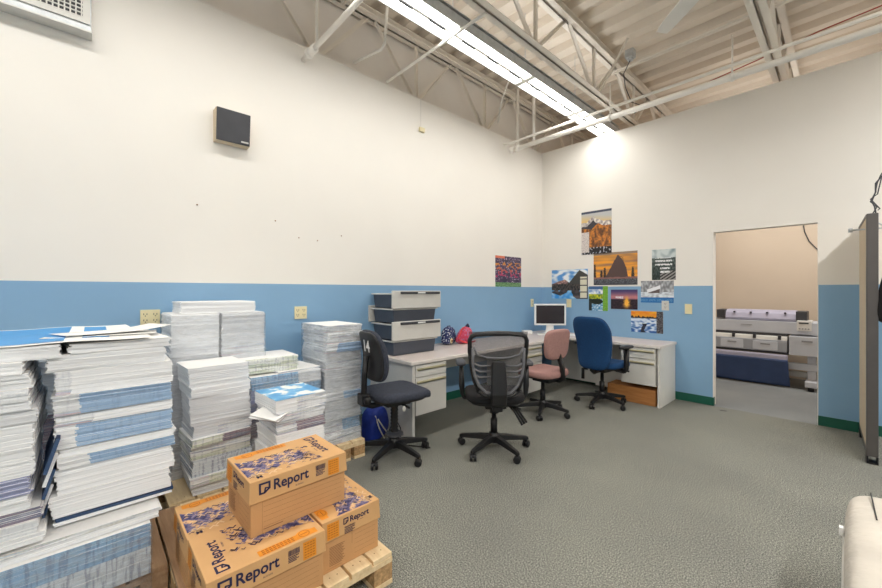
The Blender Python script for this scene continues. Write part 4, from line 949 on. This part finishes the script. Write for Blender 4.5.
def ringmark(b, T, x, y, r, mi, w=.12):
    n = 20
    for k in range(n):
        a0, a1 = 2*PI*k/n, 2*PI*(k+1)/n
        b.poly([(x+r*math.cos(a0), y+r*math.sin(a0)), (x+r*math.cos(a1), y+r*math.sin(a1)), (x+r*(1-w)*math.cos(a1), y+r*(1-w)*math.sin(a1)), (x+r*(1-w)*math.cos(a0), y+r*(1-w)*math.sin(a0))], T, mi)
def barcode(b, T, x, y, w, h, mi=0):
    rr = random.Random(3); q = x
    while q < x+w:
        t_ = rr.choice((.0008, .0014, .002)); b.poly([(q, y), (q+t_, y), (q+t_, y+h), (q, y+h)], T, mi); q += t_+rr.choice((.001, .0016))
    for k in range(4): b.poly([(x, y-.006-.006*k), (x+w*(.95-.2*(k % 2)), y-.006-.006*k), (x+w*(.95-.2*(k % 2)), y-.003-.006*k), (x, y-.003-.006*k)], T, mi)
def carton(label, x, y, z, rz, flip=False):
    t = thing('carton', label, 'box', (x, y, z), rz, 'paper cartons on the pale pallet')
    hx, hy = CW/2, CL/2; e = .004
    b = MB(); b.box(-hx, -hy, 0, hx, hy, CH-.01); body = b.build('body', 'kraftd', t, bevel=.003)
    b = MB()      # lid: slightly flared skirt
    b.rings([[(-hx-.008, -hy-.008, CH-LH), (hx+.008, -hy-.008, CH-LH), (hx+.008, hy+.008, CH-LH), (-hx-.008, hy+.008, CH-LH)], [(-hx-e, -hy-e, CH), (hx+e, -hy-e, CH), (hx+e, hy+e, CH), (-hx-e, hy+e, CH)]]); lid = b.build('lid', 'kraft', t, bevel=.0025)
    # side frames (origin bottom-left of lid skirt as seen from outside)
    o_ = .0096; tilt = (.004)/LH
    Fr = [frame((hx+o_, -hy, CH-LH), (0, 1, 0), (-tilt, 0, 1)), frame((-hx-o_, hy, CH-LH), (0, -1, 0), (tilt, 0, 1)),
          frame((-hx, -hy-o_, CH-LH), (1, 0, 0), (0, tilt, 1)), frame((hx, hy+o_, CH-LH), (-1, 0, 0), (0, -tilt, 1))]
    for i_, T in enumerate(Fr):
        b = MB(); c = MB(); d_ = MB()
        if i_ < 2: brand(b, T, .03, .034, .042, 0, .155); barcode(d_, T, .275, .05, .045, .022); orange_label(c, T, .335, .008, .055, LH-.02)
        else: brand(b, T, .105, .048, .025, 0, .11); barcode(d_, T, .11, .028, .06, .008); orange_label(c, T, .02, .008, .062, LH-.02)
        b.build('brand_lettering', 'inknavy', lid); c.build('orange_label', ['orange', 'orangeline'], lid); d_.build('barcode', 'inknavy', lid)
    # body lines
    b = MB(); of = .0012
    for T in (frame((hx+of, -hy, 0), (0, 1, 0), (0, 0, 1)), frame((-hx-of, hy, 0), (0, -1, 0), (0, 0, 1))):
        for k in range(6): b.poly([(.05, .028+k*.021), (CL-.02, .028+k*.021), (CL-.02, .0288+k*.021), (.05, .0288+k*.021)], T)
        b.poly([(.05, .018), (.13, .018), (.13, .021), (.05, .021)], T); b.poly([(.045, 0), (.0458, 0), (.0458, .14), (.045, .14)], T)
    for T in (frame((-hx, -hy-of, 0), (1, 0, 0), (0, 0, 1)), frame((hx, hy+of, 0), (-1, 0, 0), (0, 0, 1))):
        for k in range(5): b.poly([(CW*.55, .03+k*.021), (CW-.02, .03+k*.021), (CW-.02, .0308+k*.021), (CW*.55, .0308+k*.021)], T)
        for k in range(13): w_ = .045+.02*((k*7) % 5)/5; b.poly([(.035, .025+k*.0066), (.035+w_+.02, .025+k*.0066), (.035+w_+.02, .0275+k*.0066), (.035, .0275+k*.0066)], T)
        b.poly([(.02, .015), (.1, .015), (.1, .0158), (.02, .0158)], T); b.poly([(.5*CW, .08), (.5*CW+.0012, .08), (.5*CW+.0012, .15), (.5*CW, .15)], T)
    b.build('ruled_lines', 'brownline', body)
    # top print, frame: u along +Y (from left end), v along -X (towards the back)
    T = frame((hx, -hy, CH+.0008), (0, 1, 0), (-1, 0, 0))
    if flip: T = frame((-hx, hy, CH+.0008), (0, -1, 0), (1, 0, 0))
    T1 = T @ Matrix.Translation((0, 0, .0003)); T2 = T @ Matrix.Translation((0, 0, .0006))
    b = MB(); b.poly([(.02, CW-.045), (.25, CW-.045), (.25, CW-.008), (.02, CW-.008)], T, 0)
    b.poly([(.07+.035*math.cos(2*PI*k/18), CW-.032+.026*math.sin(2*PI*k/18)) for k in range(18)], T1, 0)
    ringmark(b, T2, .07, CW-.032, .022, 1); b.poly([(.055, CW-.034), (.085, CW-.034), (.085, CW-.030), (.055, CW-.030)], T2, 1)
    for k in range(9):
        for r_ in range(3): b.poly([(.115+k*.014, CW-.04+r_*.011), (.125+k*.014, CW-.04+r_*.011), (.125+k*.014, CW-.034+r_*.011), (.115+k*.014, CW-.034+r_*.011)], T2, 1)
    b.build('orange_band', ['orange', 'orangeline'], lid)
    rr = random.Random(11); b = MB()
    base = []
    for i in range(14): base.append((.004+.27*i/13, .05+.05*(i/13)+rr.uniform(-.02, .02)))
    topp = [(.27-.266*i/13, .235-.07*(1-i/13)+rr.uniform(-.02, .02)) for i in range(14)]
    P = base+topp
    for i in range(13): b.poly([base[i], base[i+1], topp[12-i], topp[13-i]], T, 0)
    for k in range(150):
        s_ = rr.uniform(.006, .02); px, py = rr.uniform(.003+s_, .31), rr.uniform(.03, .215); mi = rr.choice((1, 3, 2, 2, 2, 3, 1)) if px < .26 else rr.choice((0, 1))
        b.poly([(px-s_, py-s_*.6), (px, py+s_*.3), (px+s_, py-s_*.7), (px+s_*.7, py-s_*.95), (px, py-s_*.12), (px-s_*.75, py-s_*.85)], T1 if mi != 2 else T2, mi)
    b.build('mountain_printing', ['inkmount', 'inknavy', 'inkcream', 'inkmid'], lid)
    b = MB(); TT = T @ Matrix.Translation((CL-.075, CW-.02, 0)) @ Matrix.Rotation(-PI/2, 4, 'Z'); brand(b, TT, .0, .0, .042, 0, .16); b.build('top_lettering', 'inknavy', lid)
    b = MB(); ringmark(b, T, .30, .04, .016, 0); b.build('round_mark', 'inknavy', lid)
    b = MB(); text(b, 'M', T2, .03, .012, .022, .03, 0); b.build('letter_mark', 'inknavy', lid)
    return t
P0 = .1452
carton('brown carton at the bottom front left of the pallet, lettering facing front', -1.505-CW/2, .30+CL/2, P0, 0, True)
carton('brown carton half hidden behind the front left carton', -1.819-CW/2, .297+CL/2, P0, 0)
carton('brown carton at the right corner of the pallet, short end facing out', -1.55-CL/2, .742+CW*.92/2, P0, 90).scale = (.92, 1, 1)
carton('brown carton lying alone on top of the three others', -1.65-CW/2, .478+CL/2, P0+CH+.0015, 1.0)

# ------------------------------------------------------------------ colour management
SC.view_settings.view_transform = 'Standard'; SC.view_settings.look = 'None'
SC.view_settings.exposure = -0.02; SC.view_settings.gamma = 1
SC.view_settings.use_curve_mapping = False
try: SC.cycles.use_denoising = True; SC.cycles.max_bounces = 10; SC.cycles.diffuse_bounces = 6
except Exception: pass
